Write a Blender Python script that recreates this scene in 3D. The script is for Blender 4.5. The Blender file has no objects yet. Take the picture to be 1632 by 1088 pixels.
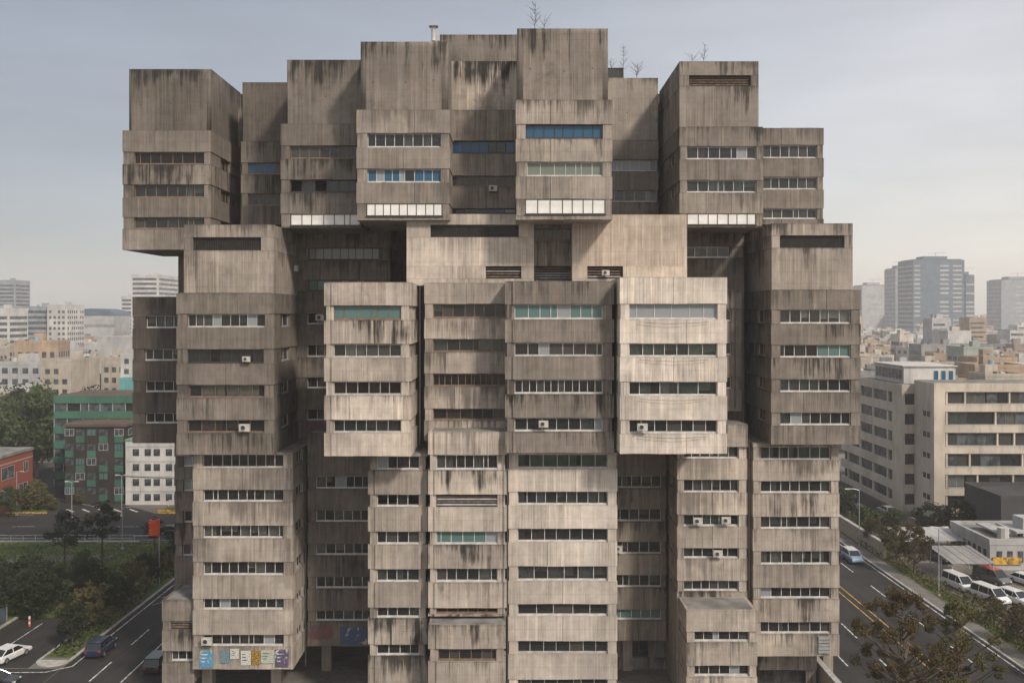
import bpy, bmesh, math, random
import numpy as np
from mathutils import Matrix, Vector

random.seed(7)
RNG = np.random.default_rng(11)
SC = bpy.context.scene
COL = SC.collection

# ------------------------------------------------------------------ camera
F_PX, CAM_H, HOR = 1479.0, 37.0, 500.0      # focal length in photo pixels, eye height, horizon row
cam_d = bpy.data.cameras.new('camera'); cam = bpy.data.objects.new('camera', cam_d); COL.objects.link(cam)
cam.location = (0, -80, CAM_H); cam.rotation_euler = (math.radians(90), 0, 0)
cam_d.sensor_width = 36; cam_d.lens = F_PX / 1632 * 36; cam_d.shift_y = -(544 - HOR) / 1632
cam_d.clip_end = 20000; cam_d.clip_start = 0.5
SC.camera = cam

# ------------------------------------------------------------------ light
SUN_AZ, SUN_EL = math.radians(40), math.radians(41)   # azimuth to the right of the direction behind the camera
sdir = Vector((math.sin(SUN_AZ) * math.cos(SUN_EL), -math.cos(SUN_AZ) * math.cos(SUN_EL), math.sin(SUN_EL)))
sun_d = bpy.data.lights.new('sun', 'SUN'); sun = bpy.data.objects.new('sun', sun_d); COL.objects.link(sun)
sun_d.energy = 3.8; sun_d.angle = math.radians(7.0); sun_d.color = (1.0, 0.895, 0.77)
sun.rotation_euler = sdir.to_track_quat('Z', 'Y').to_euler()

world = bpy.data.worlds.new('World'); SC.world = world; world.use_nodes = True
wn = world.node_tree; wn.nodes.clear()
w_out = wn.nodes.new('ShaderNodeOutputWorld'); w_bg = wn.nodes.new('ShaderNodeBackground')
w_sky = wn.nodes.new('ShaderNodeTexSky'); w_sky.sky_type = 'NISHITA'; w_sky.sun_disc = False
w_sky.sun_elevation = SUN_EL; w_sky.sun_rotation = math.atan2(sdir.x, sdir.y)
w_sky.air_density = 1.0; w_sky.dust_density = 1.0; w_sky.ozone_density = 1.0; w_sky.altitude = 50
w_hsv = wn.nodes.new('ShaderNodeHueSaturation'); w_hsv.inputs['Saturation'].default_value = 0.62
w_mul = wn.nodes.new('ShaderNodeMix'); w_mul.data_type = 'RGBA'; w_mul.blend_type = 'MULTIPLY'
w_mul.inputs[0].default_value = 1.0; w_mul.inputs[7].default_value = (1.0, 0.985, 0.98, 1)
w_veil = wn.nodes.new('ShaderNodeMix'); w_veil.data_type = 'RGBA'; w_veil.inputs[0].default_value = 0.5; w_veil.inputs[7].default_value = (3.3, 3.75, 4.4, 1)
wn.links.new(w_sky.outputs[0], w_veil.inputs[6]); wn.links.new(w_veil.outputs[2], w_hsv.inputs['Color']); wn.links.new(w_hsv.outputs[0], w_mul.inputs[6])
# hazy air: the sky brightens and warms steadily towards the sun's side
w_tc = wn.nodes.new('ShaderNodeTexCoord'); w_dot = wn.nodes.new('ShaderNodeVectorMath'); w_dot.operation = 'DOT_PRODUCT'
w_dot.inputs[1].default_value = (math.sin(SUN_AZ), -math.cos(SUN_AZ), 0.0); wn.links.new(w_tc.outputs['Generated'], w_dot.inputs[0])
w_map = wn.nodes.new('ShaderNodeMapRange'); w_map.inputs[1].default_value = -1.0; w_map.inputs[2].default_value = 1.0; wn.links.new(w_dot.outputs['Value'], w_map.inputs[0])
w_rmp = wn.nodes.new('ShaderNodeValToRGB'); cr = w_rmp.color_ramp; cr.elements[0].position = 0.0; cr.elements[0].color = (.60, .625, .655, 1)
cr.elements[1].position = 1.0; cr.elements[1].color = (1.6, 1.5, 1.4, 1)
e = cr.elements.new(0.10); e.color = (.80, .81, .82, 1); e = cr.elements.new(0.30); e.color = (1.36, 1.27, 1.19, 1)
wn.links.new(w_map.outputs[0], w_rmp.inputs[0])
w_glow = wn.nodes.new('ShaderNodeMix'); w_glow.data_type = 'RGBA'; w_glow.blend_type = 'MULTIPLY'; w_glow.inputs[0].default_value = 1.0
wn.links.new(w_mul.outputs[2], w_glow.inputs[6]); wn.links.new(w_rmp.outputs[0], w_glow.inputs[7])
w_cl = wn.nodes.new('ShaderNodeTexNoise'); w_cl.inputs['Scale'].default_value = 2.2; w_cl.inputs['Detail'].default_value = 5; w_cl.inputs['Roughness'].default_value = .55
w_st = wn.nodes.new('ShaderNodeVectorMath'); w_st.operation = 'MULTIPLY'; w_st.inputs[1].default_value = (1, 1, 4.5); wn.links.new(w_tc.outputs['Generated'], w_st.inputs[0]); wn.links.new(w_st.outputs[0], w_cl.inputs['Vector'])
w_cm = wn.nodes.new('ShaderNodeMapRange'); w_cm.inputs[1].default_value = .35; w_cm.inputs[2].default_value = .7; w_cm.inputs[3].default_value = .91; w_cm.inputs[4].default_value = 1.12; wn.links.new(w_cl.outputs[0], w_cm.inputs[0])
# smog layer: warmer low down
w_sep = wn.nodes.new('ShaderNodeSeparateXYZ'); wn.links.new(w_tc.outputs['Generated'], w_sep.inputs[0])
w_el = wn.nodes.new('ShaderNodeMapRange'); w_el.inputs[1].default_value = 0.0; w_el.inputs[2].default_value = .34; wn.links.new(w_sep.outputs[2], w_el.inputs[0])
w_wm = wn.nodes.new('ShaderNodeMix'); w_wm.data_type = 'RGBA'; w_wm.inputs[6].default_value = (1.04, .985, .925, 1); w_wm.inputs[7].default_value = (1.0, 1.0, 1.0, 1); wn.links.new(w_el.outputs[0], w_wm.inputs[0])
w_wx = wn.nodes.new('ShaderNodeMix'); w_wx.data_type = 'RGBA'; w_wx.blend_type = 'MULTIPLY'; w_wx.inputs[0].default_value = 1.0
wn.links.new(w_glow.outputs[2], w_wx.inputs[6]); wn.links.new(w_wm.outputs[2], w_wx.inputs[7])
w_cx = wn.nodes.new('ShaderNodeVectorMath'); w_cx.operation = 'SCALE'; wn.links.new(w_wx.outputs[2], w_cx.inputs[0]); wn.links.new(w_cm.outputs[0], w_cx.inputs['Scale'])
wn.links.new(w_cx.outputs[0], w_bg.inputs[0]); w_bg.inputs[1].default_value = 0.143
wn.links.new(w_bg.outputs[0], w_out.inputs[0])

vs = SC.view_settings
vs.view_transform = 'Standard'; vs.look = 'None'; vs.gamma = 1; vs.use_curve_mapping = False; vs.exposure = 0.0
cy = SC.cycles
cy.use_denoising = True; cy.max_bounces = 6; cy.diffuse_bounces = 3; cy.glossy_bounces = 3
cy.transmission_bounces = 4; cy.transparent_max_bounces = 12; cy.volume_bounces = 2
cy.use_adaptive_sampling = True; cy.adaptive_threshold = 0.02
cy.sample_clamp_indirect = 4

# ------------------------------------------------------------------ helpers
def W(px, py, D):
    """photo pixel at viewing distance D -> world point"""
    return Vector(((px - 816) * D / F_PX, D - 80, CAM_H - (py - HOR) * D / F_PX))
def WX(px, D): return (px - 816) * D / F_PX
def WZ(py, D): return CAM_H - (py - HOR) * D / F_PX

def link(o, parent=None):
    COL.objects.link(o)
    if parent is not None: o.parent = parent
    return o
def empty(name, loc=(0, 0, 0), rz=0):
    o = bpy.data.objects.new(name, None); o.empty_display_size = 0.5
    o.location = loc; o.rotation_euler = (0, 0, rz); COL.objects.link(o); return o
def tag(o, label=None, cat=None, group=None, kind=None):
    if label: o['label'] = label
    if cat: o['category'] = cat
    if group: o['group'] = group
    if kind: o['kind'] = kind
    return o
def copy_tree(o, parent=None):
    c = o.copy(); COL.objects.link(c); c.parent = parent
    for ch in list(o.children): copy_tree(ch, c)
    return c

class MB:
    """collects shapes into one mesh"""
    def __init__(s): s.v = []; s.f = []; s.m = []; s.uv = []; s.sm = []
    def quad(s, pts, mi=0, uv=None, sm=False):
        b = len(s.v); s.v += [tuple(p) for p in pts]; n = len(pts)
        s.f.append(tuple(range(b, b + n))); s.m.append(mi); s.sm.append(sm)
        s.uv += uv if uv else [(0, 9)] * n
    def box(s, x0, x1, y0, y1, z0, z1, mi=0, uo=0.0):
        if x0 > x1: x0, x1 = x1, x0
        if y0 > y1: y0, y1 = y1, y0
        if z0 > z1: z0, z1 = z1, z0
        h = z1 - z0
        s.quad([(x0,y0,z0),(x1,y0,z0),(x1,y0,z1),(x0,y0,z1)], mi, [(x0+uo,h),(x1+uo,h),(x1+uo,0),(x0+uo,0)])
        s.quad([(x1,y1,z0),(x0,y1,z0),(x0,y1,z1),(x1,y1,z1)], mi, [(x1+uo,h),(x0+uo,h),(x0+uo,0),(x1+uo,0)])
        s.quad([(x1,y0,z0),(x1,y1,z0),(x1,y1,z1),(x1,y0,z1)], mi, [(y0+uo,h),(y1+uo,h),(y1+uo,0),(y0+uo,0)])
        s.quad([(x0,y1,z0),(x0,y0,z0),(x0,y0,z1),(x0,y1,z1)], mi, [(y1+uo,h),(y0+uo,h),(y0+uo,0),(y1+uo,0)])
        s.quad([(x0,y0,z1),(x1,y0,z1),(x1,y1,z1),(x0,y1,z1)], mi, [(x0+uo,.3),(x1+uo,.3),(x1+uo,.3),(x0+uo,.3)])
        s.quad([(x0,y1,z0),(x1,y1,z0),(x1,y0,z0),(x0,y0,z0)], mi, [(x0+uo,30)]*4)
    def slab(s, x0, x1, y0, y1, z0, z1, jit=0.02, mi=0, uo=0.0, seg=1.1):
        """box with uneven front edges"""
        n = max(1, int((x1 - x0) / seg)); h = z1 - z0; L = []
        for i in range(n + 1):
            x = x0 + (x1 - x0) * i / n
            r = lambda k=1.0: random.uniform(-jit, jit) * k
            L.append([(x, y0 + abs(r(.4)), z0 + r()), (x, y0 + abs(r(.4)), z1 + r(.7)), (x, y1, z1), (x, y1, z0)])
        for i in range(n):
            a, b = L[i], L[i + 1]; ua, ub = a[0][0] + uo, b[0][0] + uo
            s.quad([a[0], b[0], b[1], a[1]], mi, [(ua,h),(ub,h),(ub,0),(ua,0)])
            s.quad([a[1], b[1], b[2], a[2]], mi, [(ua,.3),(ub,.3),(ub,.3),(ua,.3)])
            s.quad([b[3], a[3], a[2], b[2]], mi, [(ub,h),(ua,h),(ua,0),(ub,0)])
            s.quad([a[3], b[3], b[0], a[0]], mi, [(ua,30)]*4)
        a = L[0]; s.quad([a[3], a[0], a[1], a[2]], mi, [(y1+uo,h),(y0+uo,h),(y0+uo,0),(y1+uo,0)])
        a = L[-1]; s.quad([a[0], a[3], a[2], a[1]], mi, [(y0+uo,h),(y1+uo,h),(y1+uo,0),(y0+uo,0)])
    def tube(s, pts, r, n=6, mi=0, r2=None, caps=True):
        pts = [Vector(p) for p in pts]; rings = []; m = len(pts)
        for i, p in enumerate(pts):
            d = (pts[min(i+1, m-1)] - pts[max(i-1, 0)]).normalized()
            u = d.orthogonal().normalized() if abs(d.z) > .9 else Vector((0, 0, 1)).cross(d).normalized()
            w = d.cross(u); rr = r if r2 is None else r + (r2 - r) * i / (m - 1)
            rings.append([p + (u * math.cos(2*math.pi*k/n) + w * math.sin(2*math.pi*k/n)) * rr for k in range(n)])
        for i in range(m - 1):
            for k in range(n):
                k2 = (k + 1) % n
                s.quad([rings[i][k], rings[i][k2], rings[i+1][k2], rings[i+1][k]], mi, sm=True)
        if caps:
            s.quad(rings[0][::-1], mi); s.quad(rings[-1], mi)
    def prism(s, poly, z0, z1, mi=0):
        n = len(poly)
        s.quad([(p[0], p[1], z1) for p in poly], mi); s.quad([(p[0], p[1], z0) for p in poly][::-1], mi)
        u = 0
        for i in range(n):
            a, b = poly[i], poly[(i + 1) % n]; l = math.hypot(b[0]-a[0], b[1]-a[1])
            s.quad([(*a[:2], z0), (*b[:2], z0), (*b[:2], z1), (*a[:2], z1)], mi, [(u,z1-z0),(u+l,z1-z0),(u+l,0),(u,0)]); u += l
    def mesh(s, name, mats):
        me = bpy.data.meshes.new(name); me.from_pydata(s.v, [], s.f)
        for m in mats: me.materials.append(m)
        me.polygons.foreach_set('material_index', s.m); me.polygons.foreach_set('use_smooth', s.sm)
        uvl = me.uv_layers.new(name='UVMap')
        uvl.data.foreach_set('uv', np.array(s.uv, dtype=np.float32).ravel())
        me.update(); return me
    def build(s, name, mats, parent=None, color=None):
        if not isinstance(mats, (list, tuple)): mats = [mats]
        o = bpy.data.objects.new(name, s.mesh(name, mats)); link(o, parent)
        if color: o.color = color
        return o

# ------------------------------------------------------------------ materials
class NT:
    def __init__(s, name):
        s.mat = bpy.data.materials.new(name); s.mat.use_nodes = True
        s.t = s.mat.node_tree; s.t.nodes.clear()
        s.out = s.t.nodes.new('ShaderNodeOutputMaterial')
    def n(s, typ, **kw):
        nd = s.t.nodes.new(typ)
        for k, v in kw.items():
            if k in nd.inputs.keys() if isinstance(k, str) else False: pass
            setattr(nd, k, v)
        return nd
    def set(s, sock, v):
        if hasattr(v, 'links') or isinstance(v, bpy.types.NodeSocket): s.t.links.new(v, sock)
        else: sock.default_value = v
    def math(s, op, a, b=0.0, c=0.0, clamp=False):
        nd = s.n('ShaderNodeMath', operation=op); nd.use_clamp = clamp
        s.set(nd.inputs[0], a); s.set(nd.inputs[1], b); s.set(nd.inputs[2], c); return nd.outputs[0]
    def mix(s, f, a, b, mode='MIX'):
        nd = s.n('ShaderNodeMix'); nd.data_type = 'RGBA'; nd.blend_type = mode
        for sock, v in ((nd.inputs[0], f), (nd.inputs[6], a), (nd.inputs[7], b)):
            if isinstance(v, tuple) and len(v) == 3: v = (*v, 1)
            s.set(sock, v)
        return nd.outputs[2]
    def noise(s, vec, scale=1.0, detail=3.0, rough=0.55, dim='3D'):
        nd = s.n('ShaderNodeTexNoise', noise_dimensions=dim)
        if vec is not None: s.t.links.new(vec, nd.inputs['Vector'])
        nd.inputs['Scale'].default_value = scale; nd.inputs['Detail'].default_value = detail
        nd.inputs['Roughness'].default_value = rough; return nd.outputs[0]
    def ramp(s, v, lo, hi, clamp=True, smooth=True):
        nd = s.n('ShaderNodeMapRange'); nd.clamp = clamp
        if smooth: nd.interpolation_type = 'SMOOTHSTEP'
        s.set(nd.inputs[0], v); nd.inputs[1].default_value = lo; nd.inputs[2].default_value = hi; return nd.outputs[0]
    def scale(s, vec, k):
        nd = s.n('ShaderNodeVectorMath', operation='MULTIPLY'); s.t.links.new(vec, nd.inputs[0])
        nd.inputs[1].default_value = k; return nd.outputs[0]
    def bsdf(s, color, rough=0.8, spec=0.3, metal=0.0, normal=None):
        b = s.n('ShaderNodeBsdfPrincipled')
        if isinstance(color, tuple) and len(color) == 3: color = (*color, 1)
        s.set(b.inputs['Base Color'], color); s.set(b.inputs['Roughness'], rough)
        b.inputs['Specular IOR Level'].default_value = spec; b.inputs['Metallic'].default_value = metal
        if normal is not None: s.t.links.new(normal, b.inputs['Normal'])
        s.t.links.new(b.outputs[0], s.out.inputs[0]); return b
    def bump(s, h, strength=0.3, dist=0.02):
        nd = s.n('ShaderNodeBump'); nd.inputs['Strength'].default_value = strength; nd.inputs['Distance'].default_value = dist
        s.t.links.new(h, nd.inputs['Height']); return nd.outputs[0]
    def pos(s): return s.n('ShaderNodeNewGeometry').outputs['Position']
    def uv(s): return s.n('ShaderNodeTexCoord').outputs['UV']
    def objc(s): return s.n('ShaderNodeTexCoord').outputs['Object']

M = {}
def simple(name, col, rough=0.7, spec=0.3, metal=0.0, var=0.15, scale=1.5, bump=0.0):
    t = NT(name); p = t.objc(); nz = t.noise(p, scale, 4)
    k = t.ramp(nz, 0.3, 0.7)
    c = t.mix(k, tuple(x * (1 - var) for x in col), tuple(min(1, x * (1 + var)) for x in col))
    t.bsdf(c, rough, spec, metal, t.bump(t.noise(p, scale * 12, 2), bump, 0.02) if bump else None)
    M[name] = t.mat; return t.mat

def concrete():
    t = NT('concrete'); oi = t.n('ShaderNodeObjectInfo'); uv = t.uv(); P = t.pos()
    sx = t.n('ShaderNodeSeparateXYZ'); t.t.links.new(uv, sx.inputs[0]); u, v = sx.outputs[0], sx.outputs[1]
    def cmb(a, b):
        nd = t.n('ShaderNodeCombineXYZ'); t.set(nd.inputs[0], a); t.set(nd.inputs[1], b); t.t.links.new(oi.outputs['Random'], nd.inputs[2]); return nd.outputs[0]
    base = oi.outputs['Color']; stain = oi.outputs['Alpha']
    big = t.ramp(t.noise(P, 0.16, 4, .6), .3, .7)
    c = t.mix(big, t.mix(1.0, base, (.78, .77, .76), 'MULTIPLY'), t.mix(1.0, base, (1.16, 1.14, 1.11), 'MULTIPLY'))
    rnd = t.ramp(oi.outputs['Random'], 0, 1, smooth=False)
    c = t.mix(t.math('MULTIPLY', rnd, .26), c, (.17, .15, .13))
    # mottling
    mot = t.ramp(t.noise(P, 1.1, 6, .65), .35, .7)
    c = t.mix(t.math('MULTIPLY', mot, .38), c, t.mix(1.0, c, (.62, .59, .56), 'MULTIPLY'))
    # vertical board ribs
    rn = t.noise(cmb(t.math('MULTIPLY', u, 3.6), t.math('MULTIPLY', v, .06)), 1.0, 3, .7)
    rib = t.ramp(rn, .40, .62)
    rn2 = t.noise(cmb(t.math('MULTIPLY', u, 9.0), t.math('MULTIPLY', v, .10)), 1.0, 2, .6); rib2 = t.ramp(rn2, .42, .62)
    mk = t.ramp(t.noise(P, .23, 3, .6), .36, .62)
    c = t.mix(t.math('MULTIPLY', rib2, t.math('ADD', t.math('MULTIPLY', mk, .40), .10)), c, t.mix(1.0, c, (.60, .58, .56), 'MULTIPLY'))
    c = t.mix(t.math('MULTIPLY', rib, t.math('ADD', t.math('MULTIPLY', mk, .38), .10)), c, t.mix(1.0, c, (.55, .53, .51), 'MULTIPLY'))
    # formwork lifts
    fl = t.math('ABSOLUTE', t.math('SUBTRACT', t.math('FRACT', t.math('ADD', t.math('DIVIDE', v, 1.15), .5)), .5))
    c = t.mix(t.math('MULTIPLY', t.ramp(fl, .030, .008), .30), c, t.mix(1.0, c, (.5, .48, .46), 'MULTIPLY'))
    # washed pale runs
    pl = t.ramp(t.noise(cmb(t.math('MULTIPLY', u, 1.7), t.math('MULTIPLY', v, .05)), 1.3, 4, .65), .50, .66)
    c = t.mix(t.math('MULTIPLY', pl, .55), c, t.mix(1.0, c, (1.42, 1.38, 1.32), 'MULTIPLY'))
    # dark drip streaks running down from the top edge
    d1 = t.noise(cmb(t.math('MULTIPLY', u, 3.0), t.math('MULTIPLY', v, .13)), 1.0, 5, .75)
    fall = t.math('MULTIPLY', v, -.075)
    lenn = t.math('MULTIPLY', t.noise(cmb(t.math('MULTIPLY', u, .55), 3.0), 1.0, 2), .5)
    hv = t.math('MULTIPLY', t.math('SUBTRACT', t.noise(P, .19, 3, .6), .5), .95)
    s1 = t.ramp(t.math('ADD', t.math('ADD', d1, fall), t.math('ADD', hv, t.math('SUBTRACT', lenn, .235))), .42, .65)
    c = t.mix(t.math('MULTIPLY', s1, t.math('MULTIPLY', stain, 1.05, clamp=True)), c, (.028, .025, .022))
    lk = t.noise(cmb(t.math('MULTIPLY', u, .62), t.math('MULTIPLY', v, .10)), 1.0, 5, .7)
    s2 = t.ramp(t.math('ADD', lk, t.math('MULTIPLY', v, -.05)), .53, .66)
    c = t.mix(t.math('MULTIPLY', s2, t.math('MULTIPLY', stain, .55)), c, (.045, .039, .034))
    # sooty patches
    soot = t.ramp(t.noise(P, .42, 5, .7), .52, .74)
    c = t.mix(t.math('MULTIPLY', soot, t.math('MULTIPLY', stain, .5)), c, (.06, .052, .045))
    # rust runs
    rs = t.ramp(t.noise(cmb(t.math('MULTIPLY', u, 1.1), t.math('MULTIPLY', v, .09)), 1.0, 4, .7), .63, .78)
    c = t.mix(t.math('MULTIPLY', rs, .42), c, (.26, .13, .055))
    # dirt line close to the top edge
    ed = t.ramp(t.math('ADD', v, t.math('MULTIPLY', t.noise(cmb(t.math('MULTIPLY', u, 5.0), 1.0), 1.0, 4), .35)), .34, .10)
    c = t.mix(t.math('MULTIPLY', ed, t.math('MULTIPLY', stain, .75)), c, (.045, .039, .033))
    fine = t.noise(P, 22, 3)
    h = t.math('ADD', t.math('MULTIPLY', rib, .7), t.math('ADD', t.math('MULTIPLY', fine, .25), t.math('MULTIPLY', mot, .4)))
    t.bsdf(c, .92, .2, 0, t.bump(h, .45, .035)); M['concrete'] = t.mat
concrete()

def glass(name, tint, refl_rough=0.04, trans=0.85):
    t = NT(name); oi = t.n('ShaderNodeObjectInfo')
    gl = t.n('ShaderNodeBsdfGlossy'); gl.inputs['Roughness'].default_value = refl_rough; gl.inputs['Color'].default_value = (.9, .92, .95, 1)
    gp = t.n('ShaderNodeNewGeometry').outputs['Position']
    t.t.links.new(t.bump(t.noise(gp, 1.3, 2), .12, .02), gl.inputs['Normal'])
    tr = t.n('ShaderNodeBsdfTransparent'); tr.inputs['Color'].default_value = (*tint, 1)
    df = t.n('ShaderNodeBsdfDiffuse'); df.inputs['Color'].default_value = (*[min(.5, x * .4) for x in tint], 1)
    body = t.n('ShaderNodeMixShader'); body.inputs[0].default_value = trans
    t.t.links.new(df.outputs[0], body.inputs[1]); t.t.links.new(tr.outputs[0], body.inputs[2])
    fr = t.n('ShaderNodeFresnel'); fr.inputs[0].default_value = 1.5
    mx = t.n('ShaderNodeMixShader'); t.t.links.new(t.math('MULTIPLY', fr.outputs[0], .5), mx.inputs[0])
    t.t.links.new(body.outputs[0], mx.inputs[1]); t.t.links.new(gl.outputs[0], mx.inputs[2])
    t.t.links.new(mx.outputs[0], t.out.inputs[0]); M[name] = t.mat
glass('glass_clear', (.72, .74, .74), trans=.96)
glass('glass_brown', (.45, .38, .33), trans=.95)
glass('glass_blue', (.12, .36, .62), trans=.45)
glass('glass_teal', (.30, .52, .50), trans=.35)
glass('glass_green', (.50, .58, .46), trans=.3)
glass('glass_pale', (.70, .76, .80), trans=.25)
glass('glass_dusty', (.40, .38, .35), trans=.72)

def mirror_glass():
    t = NT('glass_far'); p = t.objc(); k = t.ramp(t.noise(p, .6, 2), .35, .65)
    t.bsdf(t.mix(k, (.025, .03, .035), (.09, .10, .11)), .18, .5); M['glass_far'] = t.mat
mirror_glass()
simple('frame_white', (.43, .42, .40), .5, var=.2)
simple('frame_alu', (.42, .41, .39), .4, .5, .4, var=.2)
simple('frame_brown', (.16, .11, .08), .6, var=.25)
simple('frame_dark', (.035, .033, .032), .5)
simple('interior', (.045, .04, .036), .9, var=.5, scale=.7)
simple('curtain_cream', (.46, .42, .34), .9, var=.12)
simple('curtain_grey', (.24, .24, .23), .9, var=.2)
simple('curtain_green', (.20, .26, .20), .9, var=.2)
simple('curtain_white', (.66, .65, .61), .9, var=.1)
simple('curtain_brown', (.16, .09, .06), .9, var=.2)
simple('white_panel', (.62, .61, .58), .55, var=.12, scale=.8)
simple('dark_metal', (.045, .042, .04), .6, .4, .2, var=.3)
simple('rust_metal', (.11, .075, .055), .8, var=.4, scale=3)
simple('galvanised', (.36, .37, .37), .45, .5, .5, var=.2)
simple('ac_white', (.40, .39, .36), .5, var=.15, scale=3)
simple('bark', (.075, .058, .044), .95, var=.4, scale=4, bump=.6)
simple('dry_stem', (.06, .05, .04), .95)
simple('roof_grey', (.17, .165, .155), .9, var=.35, scale=.5)
simple('rubber', (.018, .018, .018), .8)
simple('rim_metal', (.45, .45, .45), .35, .5, .7)
simple('stone_wall', (.30, .25, .19), .95, var=.25, scale=2, bump=.5)
simple('kerb', (.34, .33, .31), .9, var=.2)
def worn(name, c):
    t = NT(name); P = t.pos(); k = t.math('MULTIPLY', t.ramp(t.noise(P, 1.7, 6, .75), .44, .60), .8)
    t.bsdf(t.mix(k, c, (.05, .048, .046)), .75, .2); M[name] = t.mat
worn('paint_white', (.62, .61, .58)); worn('paint_yellow', (.58, .34, .05))
simple('orange_panel', (.62, .075, .02), .5, var=.12)

def leafmat(name, c1, c2):
    t = NT(name); oi = t.n('ShaderNodeObjectInfo')
    nz = t.noise(t.objc(), .8, 4, .7); nz2 = t.noise(t.objc(), 9, 2)
    k = t.math('ADD', t.math('MULTIPLY', t.ramp(nz, .3, .7), .6), t.math('MULTIPLY', t.ramp(nz2, .3, .7), .4))
    c = t.mix(k, c1, c2)
    c = t.mix(t.math('MULTIPLY', oi.outputs['Random'], .35), c, t.mix(1.0, c, (.6, .62, .55), 'MULTIPLY'))
    b = t.bsdf(c, .7, .2); M[name] = t.mat
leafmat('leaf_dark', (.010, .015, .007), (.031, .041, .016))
leafmat('leaf_green', (.026, .040, .014), (.075, .098, .036))
leafmat('leaf_brown', (.036, .028, .012), (.115, .078, .030))
leafmat('leaf_olive', (.045, .045, .016), (.13, .11, .04))

def ground_mats():
    t = NT('asphalt'); P = t.pos()
    c = t.mix(t.ramp(t.noise(P, .12, 5, .65), .3, .7), (.018, .0172, .017), (.035, .0335, .0325))
    c = t.mix(t.math('MULTIPLY', t.ramp(t.noise(t.scale(P, (.9, .035, 1)), 1, 4, .7), .45, .75), .6), c, (.046, .044, .042))
    c = t.mix(t.math('MULTIPLY', t.ramp(t.noise(P, .5, 5, .7), .58, .7), .7), c, (.022, .021, .021))
    t.bsdf(c, .88, .25, 0, t.bump(t.noise(P, 12, 2), .3, .01)); M['asphalt'] = t.mat
    t = NT('city_ground'); P = t.pos()
    c = t.mix(t.ramp(t.noise(P, .03, 5, .6), .35, .65), (.085, .078, .068), (.20, .185, .165))
    c = t.mix(t.ramp(t.noise(P, .012, 3, .6), .52, .62), c, (.055, .065, .035))
    t.bsdf(c, .95, .15); M['city_ground'] = t.mat
    t = NT('paving'); P = t.pos()
    br = t.n('ShaderNodeTexBrick'); t.t.links.new(P, br.inputs['Vector']); br.inputs['Scale'].default_value = 1.0
    br.inputs['Color1'].default_value = (.20, .185, .165, 1); br.inputs['Color2'].default_value = (.15, .14, .125, 1)
    br.inputs['Mortar'].default_value = (.08, .075, .07, 1); br.inputs['Mortar Size'].default_value = .012
    c = t.mix(t.math('MULTIPLY', t.ramp(t.noise(P, .35, 4, .6), .4, .7), .6), br.outputs[0], (.09, .083, .075))
    t.bsdf(c, .92, .2); M['paving'] = t.mat
    t = NT('lawn_soil'); P = t.pos()
    c = t.mix(t.ramp(t.noise(P, .25, 5, .65), .35, .65), (.06, .085, .022), (.12, .145, .042))
    c = t.mix(t.ramp(t.noise(P, .09, 4, .6), .55, .68), c, (.10, .085, .055))
    t.bsdf(c, .95, .1, 0, t.bump(t.noise(P, 6, 3), .7, .08)); M['lawn_soil'] = t.mat
    t = NT('yard'); P = t.pos()
    c = t.mix(t.ramp(t.noise(P, .18, 5, .65), .3, .7), (.11, .098, .082), (.21, .19, .165))
    t.bsdf(c, .95, .15); M['yard'] = t.mat
ground_mats()

# ------------------------------------------------------------------ ground and roads (D = distance from the camera plane; Y = D - 80)
def yD(D): return D - 80
def sheet(name, poly, z, mat, label=None):
    m = MB(); m.quad([(p[0], p[1], z) for p in poly]); o = m.build(name, M[mat]); tag(o, kind='structure')
    return o
def rect(x0, x1, D0, D1): return [(x0, yD(D0)), (x1, yD(D0)), (x1, yD(D1)), (x0, yD(D1))]
sheet('ground', [(-2600, -400), (2600, -400), (2600, 3600), (-2600, 3600)], 0, 'city_ground')
sheet('pavement', rect(-33, 31.4, 20, 130), .10, 'paving')
# right road
sheet('road', rect(31.6, 53.2, -40, 560), .012, 'asphalt')
sheet('road', rect(-47, -33, -40, 151), .012, 'asphalt')
sheet('road', rect(-260, 31.5, 151, 172), .016, 'asphalt')
sheet('road', rect(-60, -50.6, 97, 113), .012, 'asphalt')
sheet('lawn', rect(-60.5, -50.4, 113.1, 150.6), .03, 'lawn_soil')
sheet('road', rect(-160, -47.1, 78, 96.8), .012, 'asphalt')
sheet('road', [(-86, yD(172)), (-66, yD(172)), (-80, yD(184)), (-99, yD(200)), (-104, yD(262)), (-112, yD(262)), (-111, yD(196)), (-98, yD(185))], .013, 'asphalt')
sheet('lawn', rect(-120, -60.6, 97.2, 150.6), .03, 'lawn_soil')
sheet('lawn', rect(-50.4, -47.3, 100, 150.6), .03, 'lawn_soil')
sheet('lawn', rect(-66, -30, 172.6, 178), .03, 'lawn_soil')
sheet('lawn', rect(-140, -87, 172.6, 178), .03, 'lawn_soil')
sheet('path', [(-104, yD(128)), (-104, yD(131)), (-70, yD(142)), (-60.8, yD(143)), (-60.8, yD(140)), (-72, yD(138))], .045, 'paving')
sheet('lawn', rect(55.6, 58.2, 40, 175), .03, 'lawn_soil')
sheet('pavement', rect(53.5, 55.5, 20, 260), .11, 'paving')
sheet('yard', rect(58.4, 130, 60, 160), .02, 'yard')
sheet('road', rect(58.0, 72.5, 160.2, 260), .018, 'asphalt')
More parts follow.
